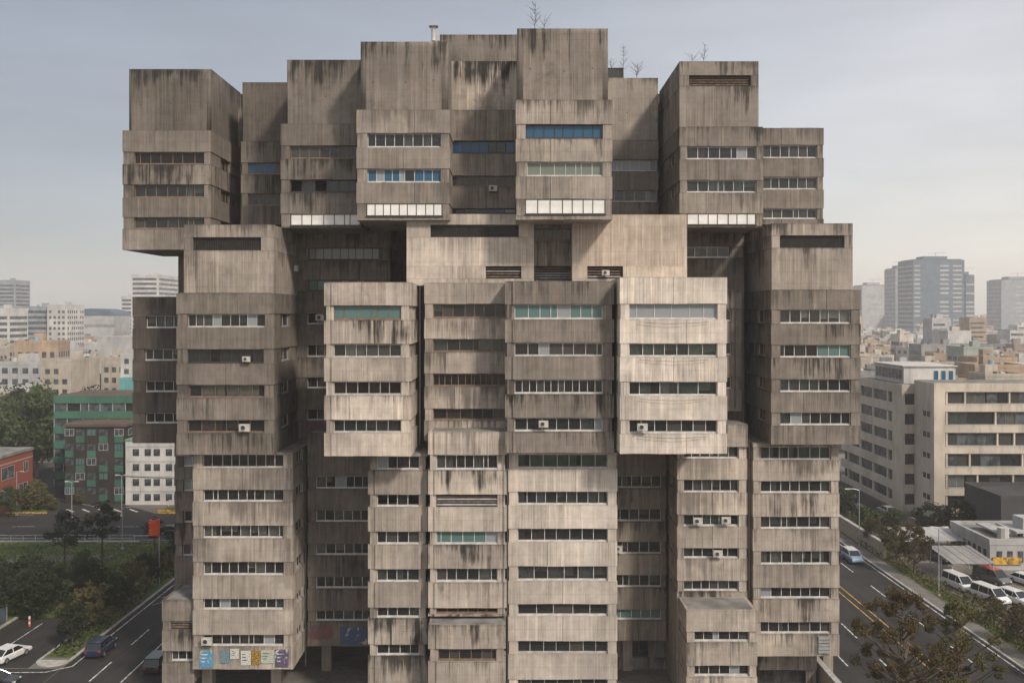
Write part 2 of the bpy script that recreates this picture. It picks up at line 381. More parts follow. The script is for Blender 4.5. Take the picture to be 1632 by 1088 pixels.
# kerbs
def kerb(x0, x1, D0, D1, mat='kerb', h=.14):
    m = MB(); m.box(x0, x1, yD(D0), yD(D1), -.02, h); o = m.build('kerb', M[mat]); tag(o, kind='structure')
kerb(53.2, 53.5, -40, 300); kerb(31.36, 31.6, 20, 150.7); kerb(-47.3, -47.0, 99, 150.7); kerb(-33, -32.7, 20, 150.7)
kerb(-50.6, -50.35, 99, 113); kerb(-60.5, -60.1, 97, 113); kerb(-160, -60.6, 96.85, 97.15)
kerb(-140, -60.6, 150.6, 150.95); kerb(-140, -86.4, 172.1, 172.5, 'paint_yellow', .2); kerb(-65.7, 30, 172.1, 172.5, 'paint_yellow', .2)
m = MB()
for i in range(13):
    a = math.pi * (1 + i / 12); pass
arc = [(-48.83 + 1.75 * math.cos(math.pi + math.pi * i / 10), yD(99) + 1.75 * math.sin(math.pi + math.pi * i / 10)) for i in range(11)]
m.prism(arc, 0, .14); tag(m.build('kerb', M['kerb']), kind='structure')
# painted lines: each a thin sheet
def line(x0, D0, x1, D1, w=.14, mat='paint_white', z=.018):
    a = Vector((x0, yD(D0))); b = Vector((x1, yD(D1))); d = (b - a).normalized(); nn = Vector((-d.y, d.x)) * w / 2
    m = MB(); m.quad([(a.x-nn.x, a.y-nn.y, z), (b.x-nn.x, b.y-nn.y, z), (b.x+nn.x, b.y+nn.y, z), (a.x+nn.x, a.y+nn.y, z)])
    o = m.build('road_line', M[mat]); tag(o, kind='structure')
for xx, off in ((35.3, 3), (39.4, 0), (48.9, 4)):
    D = 60 + off
    while D < 260: line(xx, D, xx, D + 5, .16); D += 11.5
line(43.55, 40, 43.55, 300, .15, 'paint_yellow'); line(44.55, 40, 44.55, 300, .15, 'paint_yellow')
line(52.7, 40, 52.7, 300, .14); line(32.0, 40, 32.0, 300, .14)
for D in (93.5, 103.8, 114, 126): line(-42.6, D, -42.6, D + 5.2, .16)
line(-39.3, 60, -39.3, 128, .16); line(-46.2, 97.5, -46.2, 150, .15); line(-46.2, 97.5, -48.2, 95.9, .15); line(-48.2, 95.9, -75, 95.4, .15)
line(-56.2, 100, -56.2, 111, .12); line(-45.8, 118, -41.5, 124, .14); line(-45.6, 121, -41.5, 127, .14)
for xx in range(-150, 30, 9): line(xx, 161.5, xx + 4, 161.5, .16, z=.022)
line(-160, 152, 28, 152, .14, z=.022); line(-160, 171, -88, 171, .14, z=.022)
for k in range(5): line(-82 + 3 * k, 173.5, -84.5 + 3 * k, 176, .4, z=.019)
line(-74, 174, -97, 190, .14, z=.019)

simple('asphalt_patch', (.018, .0175, .017), .9, var=.3); simple('drain_iron', (.03, .03, .03), .6, .4, .5)
for k in range(26):
    xx, D = random.choice([(random.uniform(32.5, 51), random.uniform(88, 190)), (random.uniform(-45, -35), random.uniform(93, 148)), (random.uniform(-120, -35), random.uniform(153, 170)), (random.uniform(-59, -52), random.uniform(99, 120))])
    sheet('road_patch', rect(xx, xx + random.uniform(.6, 1.7), D, D + random.uniform(1.5, 8)), .0165 if D < 151 else .0195, 'asphalt_patch')
# ------------------------------------------------------------------ the concrete building
BLD = empty('concrete_building', (0, 0, 0))
tag(BLD, 'huge stained concrete block building of stacked overhanging boxes with ribbon windows', 'building')
PANES = []         # (area on screen, window object, local box, material)
CONC = (.376, .336, .296, .55)
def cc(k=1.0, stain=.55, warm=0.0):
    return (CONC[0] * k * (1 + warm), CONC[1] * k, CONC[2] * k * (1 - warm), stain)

def panes_split(width, n, jit=.16):
    ws = [1 + random.uniform(-jit, jit) for _ in range(n)]
    if random.random() < .4 and n > 4: ws[random.randrange(n)] *= .5
    s = sum(ws); xs = [0]
    for w in ws: xs.append(xs[-1] + w / s * width)
    return xs

CURT = ['curtain_cream', 'curtain_grey', 'curtain_green', 'curtain_white', 'curtain_brown']
def window(parent, loc, rz, width, height, n, frame='frame_alu', palette='dark', D=88.0, side=False, label=None):
    """ribbon window: frame with mullions, panes and curtains as sub-parts; local x along the wall, y into it"""
    m = MB(); fw = .07; dp = .12
    m.box(0, width, 0, dp, 0, fw); m.box(0, width, 0, dp, height - fw, height)
    m.box(0, fw, 0, dp, fw, height - fw); m.box(width - fw, width, 0, dp, fw, height - fw)
    xs = panes_split(width, n)
    for x in xs[1:-1]: m.box(x - .032, x + .032, .01, dp - .01, fw, height - fw)
    m.box(-.06, width + .06, -.10, 0, -.09, .0)       # projecting sill
    wob = m.build('window', M[frame], parent); wob.location = loc; wob.rotation_euler = (0, 0, rz)
    if label: wob['label'] = label
    curt = None
    if palette in ('dark', 'curtain', 'mixed', 'brown'):
        prob = {'dark': .30, 'curtain': .9, 'mixed': .5, 'brown': .15}[palette]
        kinds = {'dark': ['curtain_grey', 'curtain_brown', 'curtain_green', 'curtain_grey', 'curtain_cream'], 'curtain': ['curtain_green', 'curtain_cream', 'curtain_grey'],
                 'mixed': ['curtain_cream', 'curtain_grey', 'curtain_white', 'curtain_green'], 'brown': ['curtain_brown']}[palette]
        ck = random.choice(kinds); cm = MB()
        for i in range(n):
            if random.random() > prob: continue
            a, b = xs[i] + .03, xs[i + 1] - .03
            if random.random() < .35: b = a + (b - a) * random.uniform(.35, .8)
            lo = .1 if random.random() < .75 else height * random.uniform(.2, .55)
            k = max(4, int((b - a) / .07)); pts = [(a + (b - a) * j / k, .24 + (.045 if j % 2 else -.045) * random.uniform(.4, 1.2)) for j in range(k + 1)]
            for j in range(k):
                p, q = pts[j], pts[j + 1]
                cm.quad([(p[0], p[1], lo), (q[0], q[1], lo), (q[0], q[1], height - .05), (p[0], p[1], height - .05)])
        if cm.f:
            c = cm.build('curtain', M[ck], wob)
            if c.dimensions.x == 0: pass
    for i in range(n):
        a, b = xs[i] + .03, xs[i + 1] - .03
        if i == 0: a = fw - .005
        if i == n - 1: b = width - fw + .005
        mt = {'dark': 'glass_clear', 'curtain': 'glass_clear', 'mixed': 'glass_clear', 'brown': 'glass_brown', 'blue': 'glass_blue', 'teal': 'glass_teal',
              'green': 'glass_green', 'pale': 'glass_pale', 'white': 'white_panel', 'dusty': 'glass_dusty'}.get(palette, 'glass_clear')
        r = random.random()
        if palette == 'blue' and r < .25 and n != 8: mt = 'glass_clear'
        if palette == 'blue' and r > .85 and D > 83: mt = 'glass_pale'
        if palette == 'teal' and r < .12: mt = 'glass_pale'
        if palette == 'dark' and r < .045: mt = 'glass_pale'
        if palette == 'dark' and r > .86: mt = 'glass_dusty'
        if palette == 'dusty' and r < .3: mt = 'glass_clear'
        if palette == 'mixteal': mt = random.choice(['glass_teal', 'glass_clear', 'glass_brown', 'glass_clear'])
        if palette == 'open' and r < .45: continue
        PANES.append(((b - a) * (height - 2 * fw) / D ** 2 * (.25 if side else 1), wob, (a, b, .045, .06, fw, height - fw), mt, loc, rz))
    return wob

def louver(parent, loc, rz, width, height, vert=False, mat='dark_metal'):
    m = MB(); m.box(0, width, 0, .1, 0, .06); m.box(0, width, 0, .1, height - .06, height)
    m.box(0, .06, 0, .1, .06, height - .06); m.box(width - .06, width, 0, .1, .06, height - .06)
    o = m.build('louver', M[mat], parent); o.location = loc; o.rotation_euler = (0, 0, rz)
    if vert:
        g = MB(); x = .18
        while x < width - .1: g.box(x, x + .05, .03, .06, .06, height - .06); x += .17
        z = .2
        while z < height - .1: g.box(.06, width - .06, .062, .09, z, z + .03); z += .2
        s = g.build('grille', M['dark_metal'], o); s['kind'] = 'stuff'
    else:
        k = max(3, int(height / .24))
        for i in range(k):
            z = .08 + (height - .16) * (i + .5) / k
            g = MB(); g.quad([(.06, .0, z - .05), (width - .06, .0, z - .05), (width - .06, .1, z + .06), (.06, .1, z + .06)])
            g.quad([(.06, .012, z - .07), (.06, .112, z + .04), (width - .06, .112, z + .04), (width - .06, .012, z - .07)])
            g.quad([(.06, .0, z - .05), (.06, .012, z - .07), (width - .06, .012, z - .07), (width - .06, .0, z - .05)])
            g.build('slat', M['galvanised' if random.random() < .3 else 'rust_metal'], o)
    return o

def block(D, x0, x1, yt, yb, wins, back=10.0, col=None, style='full', frame='frame_alu', seamless=False, left=None, right=None, roof=True, jit=.022):
    """one stacked box: slabs (spandrels) over recessed window bands with corner piers.
    wins: (top row, bottom row, x from, x to, palette, panes[, frame]); left/right: (y0, y1, panes) side windows in metres from the front"""
    col = col or cc(); X0, X1 = WX(x0, D), WX(x1, D); Y0 = D - 80; Y1 = Y0 + back
    rows = sorted(wins, key=lambda w: w[0]); top = yt
    bands = []; groups = []
    for w in rows:
        if groups and abs(groups[-1][0] - w[0]) < 6: groups[-1][2].append(w)
        else: groups.append([w[0], w[1], [w]])
    def spandrel(ya, yb_, first=False, last=False):
        za, zb = WZ(yb_, D), WZ(ya, D)
        k = random.uniform(.90, 1.10); c = (col[0]*k, col[1]*k, col[2]*k, col[3] * random.uniform(.25, 1.3))
        m = MB()
        if style == 'inner' and rows:
            wa, wb = WX(rows[0][2], D) - .15, WX(rows[0][3], D) + .15
            m.slab(X0, X1, Y0 + .14, Y1, za, zb, jit, uo=random.uniform(0, 90))
            o = m.build('wall_slab', M['concrete'], BLD, c)
            m = MB(); m.slab(wa, wb, Y0, Y0 + .16, za + .03, zb - (.0 if not first else -.015), jit, uo=random.uniform(0, 90))
            k = random.uniform(.92, 1.12)
            m.build('spandrel_panel', M['concrete'], BLD, (c[0]*k, c[1]*k, c[2]*k, c[3]))
        else:
            cuts = [X0, X1]
            if not seamless and X1 - X0 > 5 and random.random() < .7: cuts = [X0, X0 + (X1 - X0) * random.choice([.36, .5, .5, .62]), X1]
            for ci, (ca, cb) in enumerate(zip(cuts[:-1], cuts[1:])):
                m = MB(); m.slab(ca + (.016 if ci else 0), cb - (.016 if cb != X1 else 0), Y0 + (random.uniform(0, .03) if len(cuts) > 2 else 0), Y1 + .01 * ci, za, zb, jit if not seamless else .0, uo=random.uniform(0, 90))
                k = random.uniform(.95, 1.05)
                m.build('spandrel_panel' if not seamless else 'wall_slab', M['concrete'], BLD, (c[0]*k, c[1]*k, c[2]*k, c[3]) if not seamless else col)
    for gi, (ya, yb_, ws) in enumerate(groups):
        spandrel(top, ya, gi == 0); top = yb_
        za, zb = WZ(yb_, D) , WZ(ya, D); ins = 0.0 if seamless else (.18 if style == 'inner' else .07)
        ws = sorted(ws, key=lambda w: w[2]); xs = X0 + ins
        edges = []
        for w in ws:
            edges.append((xs, WX(w[2], D))); xs = WX(w[3], D)
        edges.append((xs, X1 - ins))
        for a, b in edges:
            if b - a < .05: continue
            m = MB(); m.box(a, b, Y0 + ins, Y0 + .75, za, zb, uo=random.uniform(0, 90)); k = random.uniform(.9, 1.12) if not seamless else 1
            m.build('pier_panel' if not seamless else 'wall_panel', M['concrete'], BLD, (col[0]*k, col[1]*k, col[2]*k, col[3] * .7))
        for w in ws:
            wx0, wx1 = WX(w[2], D), WX(w[3], D); pal = w[4]
            zl, zh = za + .0, zb
            if pal in ('louver', 'grille'):
                louver(BLD, (wx0, Y0 + .22, zl), 0, wx1 - wx0, zh - zl, pal == 'grille')
            elif pal == 'void': pass
            else:
                rec = .02 if pal == 'white' else (.34 if not seamless else .2)
                fr = w[6] if len(w) > 6 else frame
                window(BLD, (wx0, Y0 + rec, zl + .1), 0, wx1 - wx0, zh - zl - .11, w[5], fr, pal, D)
        # inner core and side walls of the band
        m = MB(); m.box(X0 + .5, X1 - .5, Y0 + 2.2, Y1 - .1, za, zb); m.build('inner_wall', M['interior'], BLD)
        for sgn, spec in ((-1, left), (1, right)):
            xa, xb = (X0 + ins, X0 + .4) if sgn < 0 else (X1 - .4, X1 - ins)
            segs = [(Y0 + .75, Y1 - .15)]
            sw = None
            if spec and ws[0][4] not in ('louver', 'grille'):
                segs = [(Y0 + .75, Y0 + spec[0]), (Y0 + spec[1], Y1 - .15)]; sw = spec
            for a, b in segs:
                m = MB(); m.box(xa, xb, a, b, za, zb, uo=random.uniform(0, 90)); m.build('side_wall', M['concrete'], BLD, (col[0], col[1], col[2], col[3] * .8))
            if sw:
                L = sw[1] - sw[0]
                if sgn > 0: window(BLD, (X1 - ins - .2, Y0 + sw[0], za + .1), math.pi / 2, L, zb - za - .11, sw[2], frame, 'dark', D, True)
                else: window(BLD, (X0 + ins + .2, Y0 + sw[1], za + .1), -math.pi / 2, L, zb - za - .11, sw[2], frame, 'dark', D, True)
    spandrel(top, yb, not groups, True)
    # roof with a parapet rim
    z = WZ(yt, D)
    m = MB(); m.box(X0 + .3, X1 - .3, Y0 + .3, Y1 - .3, z - .02, z + .03); m.build('roof', M['roof_grey'], BLD)

def plain(D, x0, x1, yt, yb, back=10.0, col=None, bev=0.0, tie=0):
    """plain wall box with softened edges"""
    col = col or cc(1.0, .7); X0, X1 = WX(x0, D), WX(x1, D); Y0 = D - 80; z0, z1 = WZ(yb, D), WZ(yt, D)
    bm = bmesh.new(); bmesh.ops.create_cube(bm, size=1)
    for v in bm.verts:
        v.co = Vector((X0 if v.co.x < 0 else X1, Y0 if v.co.y < 0 else Y0 + back, z0 if v.co.z < 0 else z1))
    if bev:
        ed = [e for e in bm.edges if (all(abs(v.co.x - X1) < 1e-4 and abs(v.co.y - Y0) < 1e-4 for v in e.verts) or all(abs(v.co.x - X0) < 1e-4 and abs(v.co.y - Y0) < 1e-4 for v in e.verts)
              or all(abs(v.co.z - z1) < 1e-4 and abs(v.co.y - Y0) < 1e-4 for v in e.verts))]
        bmesh.ops.bevel(bm, geom=ed, offset=bev, segments=4, profile=.5, affect='EDGES')
    uvl = bm.loops.layers.uv.new('UVMap'); uo = random.uniform(0, 90)
    for f in bm.faces:
        n = f.normal
        for l in f.loops:
            c = l.vert.co
            if abs(n.z) > .8: l[uvl].uv = (c.x + uo, .3 if n.z > 0 else 30)
            elif abs(n.x) > .75: l[uvl].uv = (c.y + uo, z1 - c.z)
            else: l[uvl].uv = (c.x + uo, z1 - c.z)
        f.smooth = bev > 0 and abs(n.x) < .99 and abs(n.y) < .99
    me = bpy.data.meshes.new('wall_block'); bm.to_mesh(me); bm.free(); me.materials.append(M['concrete'])
    o = bpy.data.objects.new('wall_block', me); link(o, BLD); o.color = col
    # dark tie holes left by the formwork
    for i in range(tie):
        x = X0 + (X1 - X0) * (i + .5) / tie + random.uniform(-.2, .2); z = z0 + (z1 - z0) * (.42 + random.uniform(-.03, .03))
        t = MB(); t.tube([(x, Y0 - .012, z), (x, Y0 + .05, z)], .07, 8); t.build('tie_hole', M['dark_metal'], BLD)
    return o

# ---- upper tier
LC = cc(.80, .95); MC = cc(.95, .8)
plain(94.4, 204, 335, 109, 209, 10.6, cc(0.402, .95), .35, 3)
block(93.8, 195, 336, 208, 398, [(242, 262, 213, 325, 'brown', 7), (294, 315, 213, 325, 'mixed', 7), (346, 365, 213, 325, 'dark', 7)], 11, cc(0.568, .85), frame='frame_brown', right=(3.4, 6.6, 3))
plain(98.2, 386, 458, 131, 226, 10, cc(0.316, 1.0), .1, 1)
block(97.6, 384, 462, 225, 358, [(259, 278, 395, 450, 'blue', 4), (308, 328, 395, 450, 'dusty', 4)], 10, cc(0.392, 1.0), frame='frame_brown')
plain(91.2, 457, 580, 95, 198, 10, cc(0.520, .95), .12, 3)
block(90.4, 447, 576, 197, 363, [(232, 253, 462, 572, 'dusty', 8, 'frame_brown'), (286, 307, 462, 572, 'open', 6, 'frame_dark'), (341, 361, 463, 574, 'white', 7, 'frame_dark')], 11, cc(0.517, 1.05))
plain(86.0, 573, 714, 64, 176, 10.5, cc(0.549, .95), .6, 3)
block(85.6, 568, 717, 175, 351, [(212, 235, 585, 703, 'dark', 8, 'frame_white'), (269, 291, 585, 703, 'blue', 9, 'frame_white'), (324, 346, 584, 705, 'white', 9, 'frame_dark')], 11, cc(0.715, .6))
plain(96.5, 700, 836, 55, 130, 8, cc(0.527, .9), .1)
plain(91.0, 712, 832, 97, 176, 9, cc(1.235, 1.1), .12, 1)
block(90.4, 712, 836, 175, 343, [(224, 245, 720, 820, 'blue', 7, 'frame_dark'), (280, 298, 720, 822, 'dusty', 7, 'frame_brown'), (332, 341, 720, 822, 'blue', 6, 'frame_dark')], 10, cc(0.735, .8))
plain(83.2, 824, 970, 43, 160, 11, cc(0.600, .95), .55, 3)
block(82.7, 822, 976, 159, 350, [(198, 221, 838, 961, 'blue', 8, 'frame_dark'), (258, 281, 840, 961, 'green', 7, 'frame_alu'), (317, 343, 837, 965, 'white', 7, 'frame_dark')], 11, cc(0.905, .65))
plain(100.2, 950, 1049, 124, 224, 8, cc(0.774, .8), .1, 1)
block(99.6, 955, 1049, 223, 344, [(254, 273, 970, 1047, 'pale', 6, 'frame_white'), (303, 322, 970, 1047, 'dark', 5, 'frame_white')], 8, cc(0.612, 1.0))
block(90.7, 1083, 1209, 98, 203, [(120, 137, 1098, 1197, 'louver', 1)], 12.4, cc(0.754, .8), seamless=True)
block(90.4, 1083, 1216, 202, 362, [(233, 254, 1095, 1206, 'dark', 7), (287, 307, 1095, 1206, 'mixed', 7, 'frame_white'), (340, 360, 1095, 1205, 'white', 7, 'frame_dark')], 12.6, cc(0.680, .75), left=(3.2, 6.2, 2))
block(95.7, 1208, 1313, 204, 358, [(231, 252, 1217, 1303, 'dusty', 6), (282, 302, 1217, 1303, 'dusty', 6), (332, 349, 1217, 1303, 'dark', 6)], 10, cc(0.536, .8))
# ---- middle tier
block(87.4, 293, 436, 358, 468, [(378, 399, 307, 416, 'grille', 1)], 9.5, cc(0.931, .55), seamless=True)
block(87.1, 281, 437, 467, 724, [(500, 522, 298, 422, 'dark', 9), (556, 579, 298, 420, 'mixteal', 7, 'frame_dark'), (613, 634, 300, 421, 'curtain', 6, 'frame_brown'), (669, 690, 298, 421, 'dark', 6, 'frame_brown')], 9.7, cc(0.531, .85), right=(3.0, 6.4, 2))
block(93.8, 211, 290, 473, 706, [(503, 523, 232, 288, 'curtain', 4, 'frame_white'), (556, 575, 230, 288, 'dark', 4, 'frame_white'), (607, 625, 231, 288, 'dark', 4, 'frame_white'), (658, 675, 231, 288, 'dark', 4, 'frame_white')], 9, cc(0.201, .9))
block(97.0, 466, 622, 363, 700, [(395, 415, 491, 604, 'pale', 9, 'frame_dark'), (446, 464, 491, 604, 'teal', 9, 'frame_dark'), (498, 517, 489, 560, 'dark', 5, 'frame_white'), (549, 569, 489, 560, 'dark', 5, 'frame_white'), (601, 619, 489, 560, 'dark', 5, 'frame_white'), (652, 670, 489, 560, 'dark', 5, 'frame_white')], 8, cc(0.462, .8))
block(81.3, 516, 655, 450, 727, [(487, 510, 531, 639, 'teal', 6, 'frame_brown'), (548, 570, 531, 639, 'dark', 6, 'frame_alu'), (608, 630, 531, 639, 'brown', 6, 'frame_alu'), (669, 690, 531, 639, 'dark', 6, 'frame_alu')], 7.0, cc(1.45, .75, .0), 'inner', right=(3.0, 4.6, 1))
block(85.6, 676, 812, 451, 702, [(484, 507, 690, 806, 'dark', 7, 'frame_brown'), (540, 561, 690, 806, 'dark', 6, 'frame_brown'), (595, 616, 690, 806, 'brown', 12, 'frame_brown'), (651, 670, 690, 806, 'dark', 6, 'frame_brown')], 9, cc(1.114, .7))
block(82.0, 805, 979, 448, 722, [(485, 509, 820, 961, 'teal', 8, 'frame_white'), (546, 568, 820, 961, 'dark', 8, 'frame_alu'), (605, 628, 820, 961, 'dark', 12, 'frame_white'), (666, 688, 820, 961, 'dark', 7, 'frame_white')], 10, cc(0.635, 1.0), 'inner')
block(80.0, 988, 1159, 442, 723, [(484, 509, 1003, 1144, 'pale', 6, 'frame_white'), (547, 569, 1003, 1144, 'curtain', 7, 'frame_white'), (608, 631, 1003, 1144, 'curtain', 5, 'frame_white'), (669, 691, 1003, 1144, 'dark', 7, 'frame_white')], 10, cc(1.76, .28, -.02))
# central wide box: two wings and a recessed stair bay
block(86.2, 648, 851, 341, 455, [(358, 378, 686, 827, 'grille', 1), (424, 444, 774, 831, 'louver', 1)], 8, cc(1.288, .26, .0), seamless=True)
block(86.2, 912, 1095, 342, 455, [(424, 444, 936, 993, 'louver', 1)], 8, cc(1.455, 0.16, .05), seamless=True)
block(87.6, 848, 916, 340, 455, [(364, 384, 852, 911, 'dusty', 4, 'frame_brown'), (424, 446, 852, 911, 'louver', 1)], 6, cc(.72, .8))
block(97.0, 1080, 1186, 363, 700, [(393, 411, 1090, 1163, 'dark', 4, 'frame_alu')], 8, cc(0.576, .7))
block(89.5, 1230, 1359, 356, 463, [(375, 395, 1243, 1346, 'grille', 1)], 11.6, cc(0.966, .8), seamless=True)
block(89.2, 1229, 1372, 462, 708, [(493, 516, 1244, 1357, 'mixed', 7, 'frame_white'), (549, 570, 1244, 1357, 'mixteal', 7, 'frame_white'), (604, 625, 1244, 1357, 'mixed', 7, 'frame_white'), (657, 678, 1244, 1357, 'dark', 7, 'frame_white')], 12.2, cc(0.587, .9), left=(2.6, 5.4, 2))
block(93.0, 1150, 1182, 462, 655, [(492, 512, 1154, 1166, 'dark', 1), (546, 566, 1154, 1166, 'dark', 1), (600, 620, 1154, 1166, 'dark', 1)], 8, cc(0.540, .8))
# ---- lower tier
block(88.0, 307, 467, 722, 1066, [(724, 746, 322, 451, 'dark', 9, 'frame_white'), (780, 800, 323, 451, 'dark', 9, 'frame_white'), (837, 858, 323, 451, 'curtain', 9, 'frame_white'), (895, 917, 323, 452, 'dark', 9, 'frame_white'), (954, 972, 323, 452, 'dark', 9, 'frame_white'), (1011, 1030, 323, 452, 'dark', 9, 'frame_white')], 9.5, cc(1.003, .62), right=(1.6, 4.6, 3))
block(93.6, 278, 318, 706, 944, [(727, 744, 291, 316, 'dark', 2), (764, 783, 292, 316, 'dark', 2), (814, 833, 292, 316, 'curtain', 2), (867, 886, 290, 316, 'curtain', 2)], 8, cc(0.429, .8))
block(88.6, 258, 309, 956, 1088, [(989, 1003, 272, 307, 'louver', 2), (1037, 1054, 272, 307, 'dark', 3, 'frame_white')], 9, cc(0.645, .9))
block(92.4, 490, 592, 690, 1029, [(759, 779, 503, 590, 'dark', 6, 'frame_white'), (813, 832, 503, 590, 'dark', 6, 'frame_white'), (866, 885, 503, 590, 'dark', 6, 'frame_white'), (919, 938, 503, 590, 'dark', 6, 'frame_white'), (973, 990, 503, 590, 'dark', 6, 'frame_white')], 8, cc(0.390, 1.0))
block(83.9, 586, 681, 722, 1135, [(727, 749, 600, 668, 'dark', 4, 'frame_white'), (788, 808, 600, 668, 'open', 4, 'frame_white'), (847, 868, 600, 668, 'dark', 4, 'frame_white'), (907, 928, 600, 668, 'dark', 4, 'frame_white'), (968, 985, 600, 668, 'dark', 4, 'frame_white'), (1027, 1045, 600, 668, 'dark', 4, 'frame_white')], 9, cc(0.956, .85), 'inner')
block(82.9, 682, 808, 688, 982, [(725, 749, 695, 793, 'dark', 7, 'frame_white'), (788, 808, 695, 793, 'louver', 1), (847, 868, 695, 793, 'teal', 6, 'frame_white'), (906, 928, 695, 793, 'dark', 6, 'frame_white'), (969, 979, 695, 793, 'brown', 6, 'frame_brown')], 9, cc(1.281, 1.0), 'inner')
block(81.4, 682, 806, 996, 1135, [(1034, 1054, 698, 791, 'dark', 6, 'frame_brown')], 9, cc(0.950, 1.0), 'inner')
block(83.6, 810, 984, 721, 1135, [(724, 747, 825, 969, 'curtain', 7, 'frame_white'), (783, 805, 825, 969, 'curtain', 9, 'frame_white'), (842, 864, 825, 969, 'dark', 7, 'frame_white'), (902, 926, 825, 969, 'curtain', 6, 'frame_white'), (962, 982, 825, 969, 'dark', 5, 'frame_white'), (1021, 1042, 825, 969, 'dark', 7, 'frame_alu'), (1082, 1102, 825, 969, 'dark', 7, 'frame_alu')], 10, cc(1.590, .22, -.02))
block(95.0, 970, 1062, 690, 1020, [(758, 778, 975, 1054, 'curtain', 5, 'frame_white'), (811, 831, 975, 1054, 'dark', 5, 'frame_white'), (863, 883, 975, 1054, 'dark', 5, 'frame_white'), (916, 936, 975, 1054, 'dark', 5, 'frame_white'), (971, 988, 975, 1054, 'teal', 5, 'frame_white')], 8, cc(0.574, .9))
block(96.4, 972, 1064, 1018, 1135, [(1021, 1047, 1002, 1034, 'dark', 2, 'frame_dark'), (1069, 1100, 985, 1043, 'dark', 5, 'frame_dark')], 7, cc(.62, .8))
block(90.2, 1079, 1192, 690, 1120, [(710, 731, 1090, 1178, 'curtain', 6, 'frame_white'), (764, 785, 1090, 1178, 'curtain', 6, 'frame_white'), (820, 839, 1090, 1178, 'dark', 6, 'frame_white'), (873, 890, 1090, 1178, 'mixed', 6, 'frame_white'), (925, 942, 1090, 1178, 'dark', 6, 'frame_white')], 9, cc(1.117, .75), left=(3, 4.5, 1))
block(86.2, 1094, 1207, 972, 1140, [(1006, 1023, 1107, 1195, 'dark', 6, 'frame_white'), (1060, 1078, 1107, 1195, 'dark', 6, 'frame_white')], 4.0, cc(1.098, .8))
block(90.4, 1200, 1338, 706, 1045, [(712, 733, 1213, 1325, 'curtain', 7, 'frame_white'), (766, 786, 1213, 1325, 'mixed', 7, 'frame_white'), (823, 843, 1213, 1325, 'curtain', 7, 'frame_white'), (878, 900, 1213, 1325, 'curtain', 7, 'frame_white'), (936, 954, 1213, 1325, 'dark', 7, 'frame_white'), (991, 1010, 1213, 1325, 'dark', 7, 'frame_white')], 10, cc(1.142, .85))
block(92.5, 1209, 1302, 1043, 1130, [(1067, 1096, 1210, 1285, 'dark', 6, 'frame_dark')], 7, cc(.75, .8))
block(90.0, 1159, 1192, 676, 712, [], 4, cc(.86, .8))
# core behind the boxes, and the piloti at the foot
for (px0, px1, yt_, D_, zb_) in ((372, 1200, 150, 104.0, 0), (284, 1325, 372, 104.6, 0)):
    m = MB(); X0, X1 = WX(px0, D_), WX(px1, D_); m.box(X0, X1, D_ - 80, D_ - 80 + 12, zb_, WZ(yt_, D_)); m.build('core_wall', M['concrete'], BLD, cc(.55, .9))
for px, D_ in ((330, 90), (440, 90), (520, 96), (600, 90), (1000, 96), (1240, 95), (1320, 95), (275, 92)):
    x = WX(px, D_); m = MB(); m.box(x - .5, x + .5, D_ - 80, D_ - 79, 0, 8); m.build('column', M['concrete'], BLD, cc(.8, .8))

# ---- panes: the 300 that show largest are parts, the rest one mesh
PANES.sort(key=lambda p: -p[0])
rest = MB(); rest_mats = []
for i, (ar, wob, b, mt, loc, rz) in enumerate(PANES):
    if i < 300:
        cx_, cz_ = (b[0] + b[1]) / 2, (b[4] + b[5]) / 2; hw_, hh_ = (b[1] - b[0]) / 2, (b[5] - b[4]) / 2
        m = MB(); m.box(-hw_, hw_, -.0075, .0075, -hh_, hh_); po = m.build('pane', M[mt], wob); po.location = (cx_, .0525, cz_)
        po.rotation_euler = (random.gauss(0, .012), 0, random.gauss(0, .012))
    else:
        if mt not in rest_mats: rest_mats.append(mt)
        s = MB(); s.box(*b); c, sn = math.cos(rz), math.sin(rz)
        off = len(rest.v)
        rest.v += [(loc[0] + c*x - sn*y, loc[1] + sn*x + c*y, loc[2] + z) for x, y, z in s.v]
        rest.f += [tuple(k + off for k in f) for f in s.f]; rest.m += [rest_mats.index(mt)] * 6; rest.sm += [False] * 6; rest.uv += s.uv
o = rest.build('small_panes', [M[k] for k in rest_mats], BLD); o['kind'] = 'stuff'

# ------------------------------------------------------------------ things fixed to the building
def ac_unit(px, py, D, label, s=1.0, out=.1):
    p = W(px, py, D); r = empty('air_conditioner', (p.x, p.y, p.z - .3 * s))
    tag(r, label, 'air conditioner', 'air conditioner units on the concrete building')
    m = MB(); w, h, d = .44 * s, .62 * s, .32
    m.box(-w, w, -d - out, -out, 0, h); m.build('casing', M['ac_white'], r)
    m = MB(); pts = [(.22 * s * math.cos(a * math.pi / 8) - .1 * s, -d - out - .03, h / 2 + .22 * s * math.sin(a * math.pi / 8)) for a in range(17)]
    m.tube(pts, .035, 5, caps=False); m.build('fan_ring', M['ac_white'], r)
    m = MB(); m.quad([(.2 * s * math.cos(a * math.pi / 8) - .1 * s, -d - out - .012, h / 2 + .2 * s * math.sin(a * math.pi / 8)) for a in range(16)]); 
    fan = m.build('fan', M['dark_metal'], r)
    m = MB(); m.box(-w, -w + .05, -d - out, .0, -.06, 0); m.box(w - .05, w, -d - out, .0, -.06, 0); m.build('bracket', M['rust_metal'], r)
ac_unit(391, 681, 87.1, 'white air conditioner with round fan in the bottom ribbon window of the far-left overhanging box', 1.1)
ac_unit(511, 506, 97, 'small air conditioner in the shaded recess beside the teal-glazed box')
ac_unit(394, 572, 87.1, 'small pale air conditioner in the second window row of the left tower', .8)
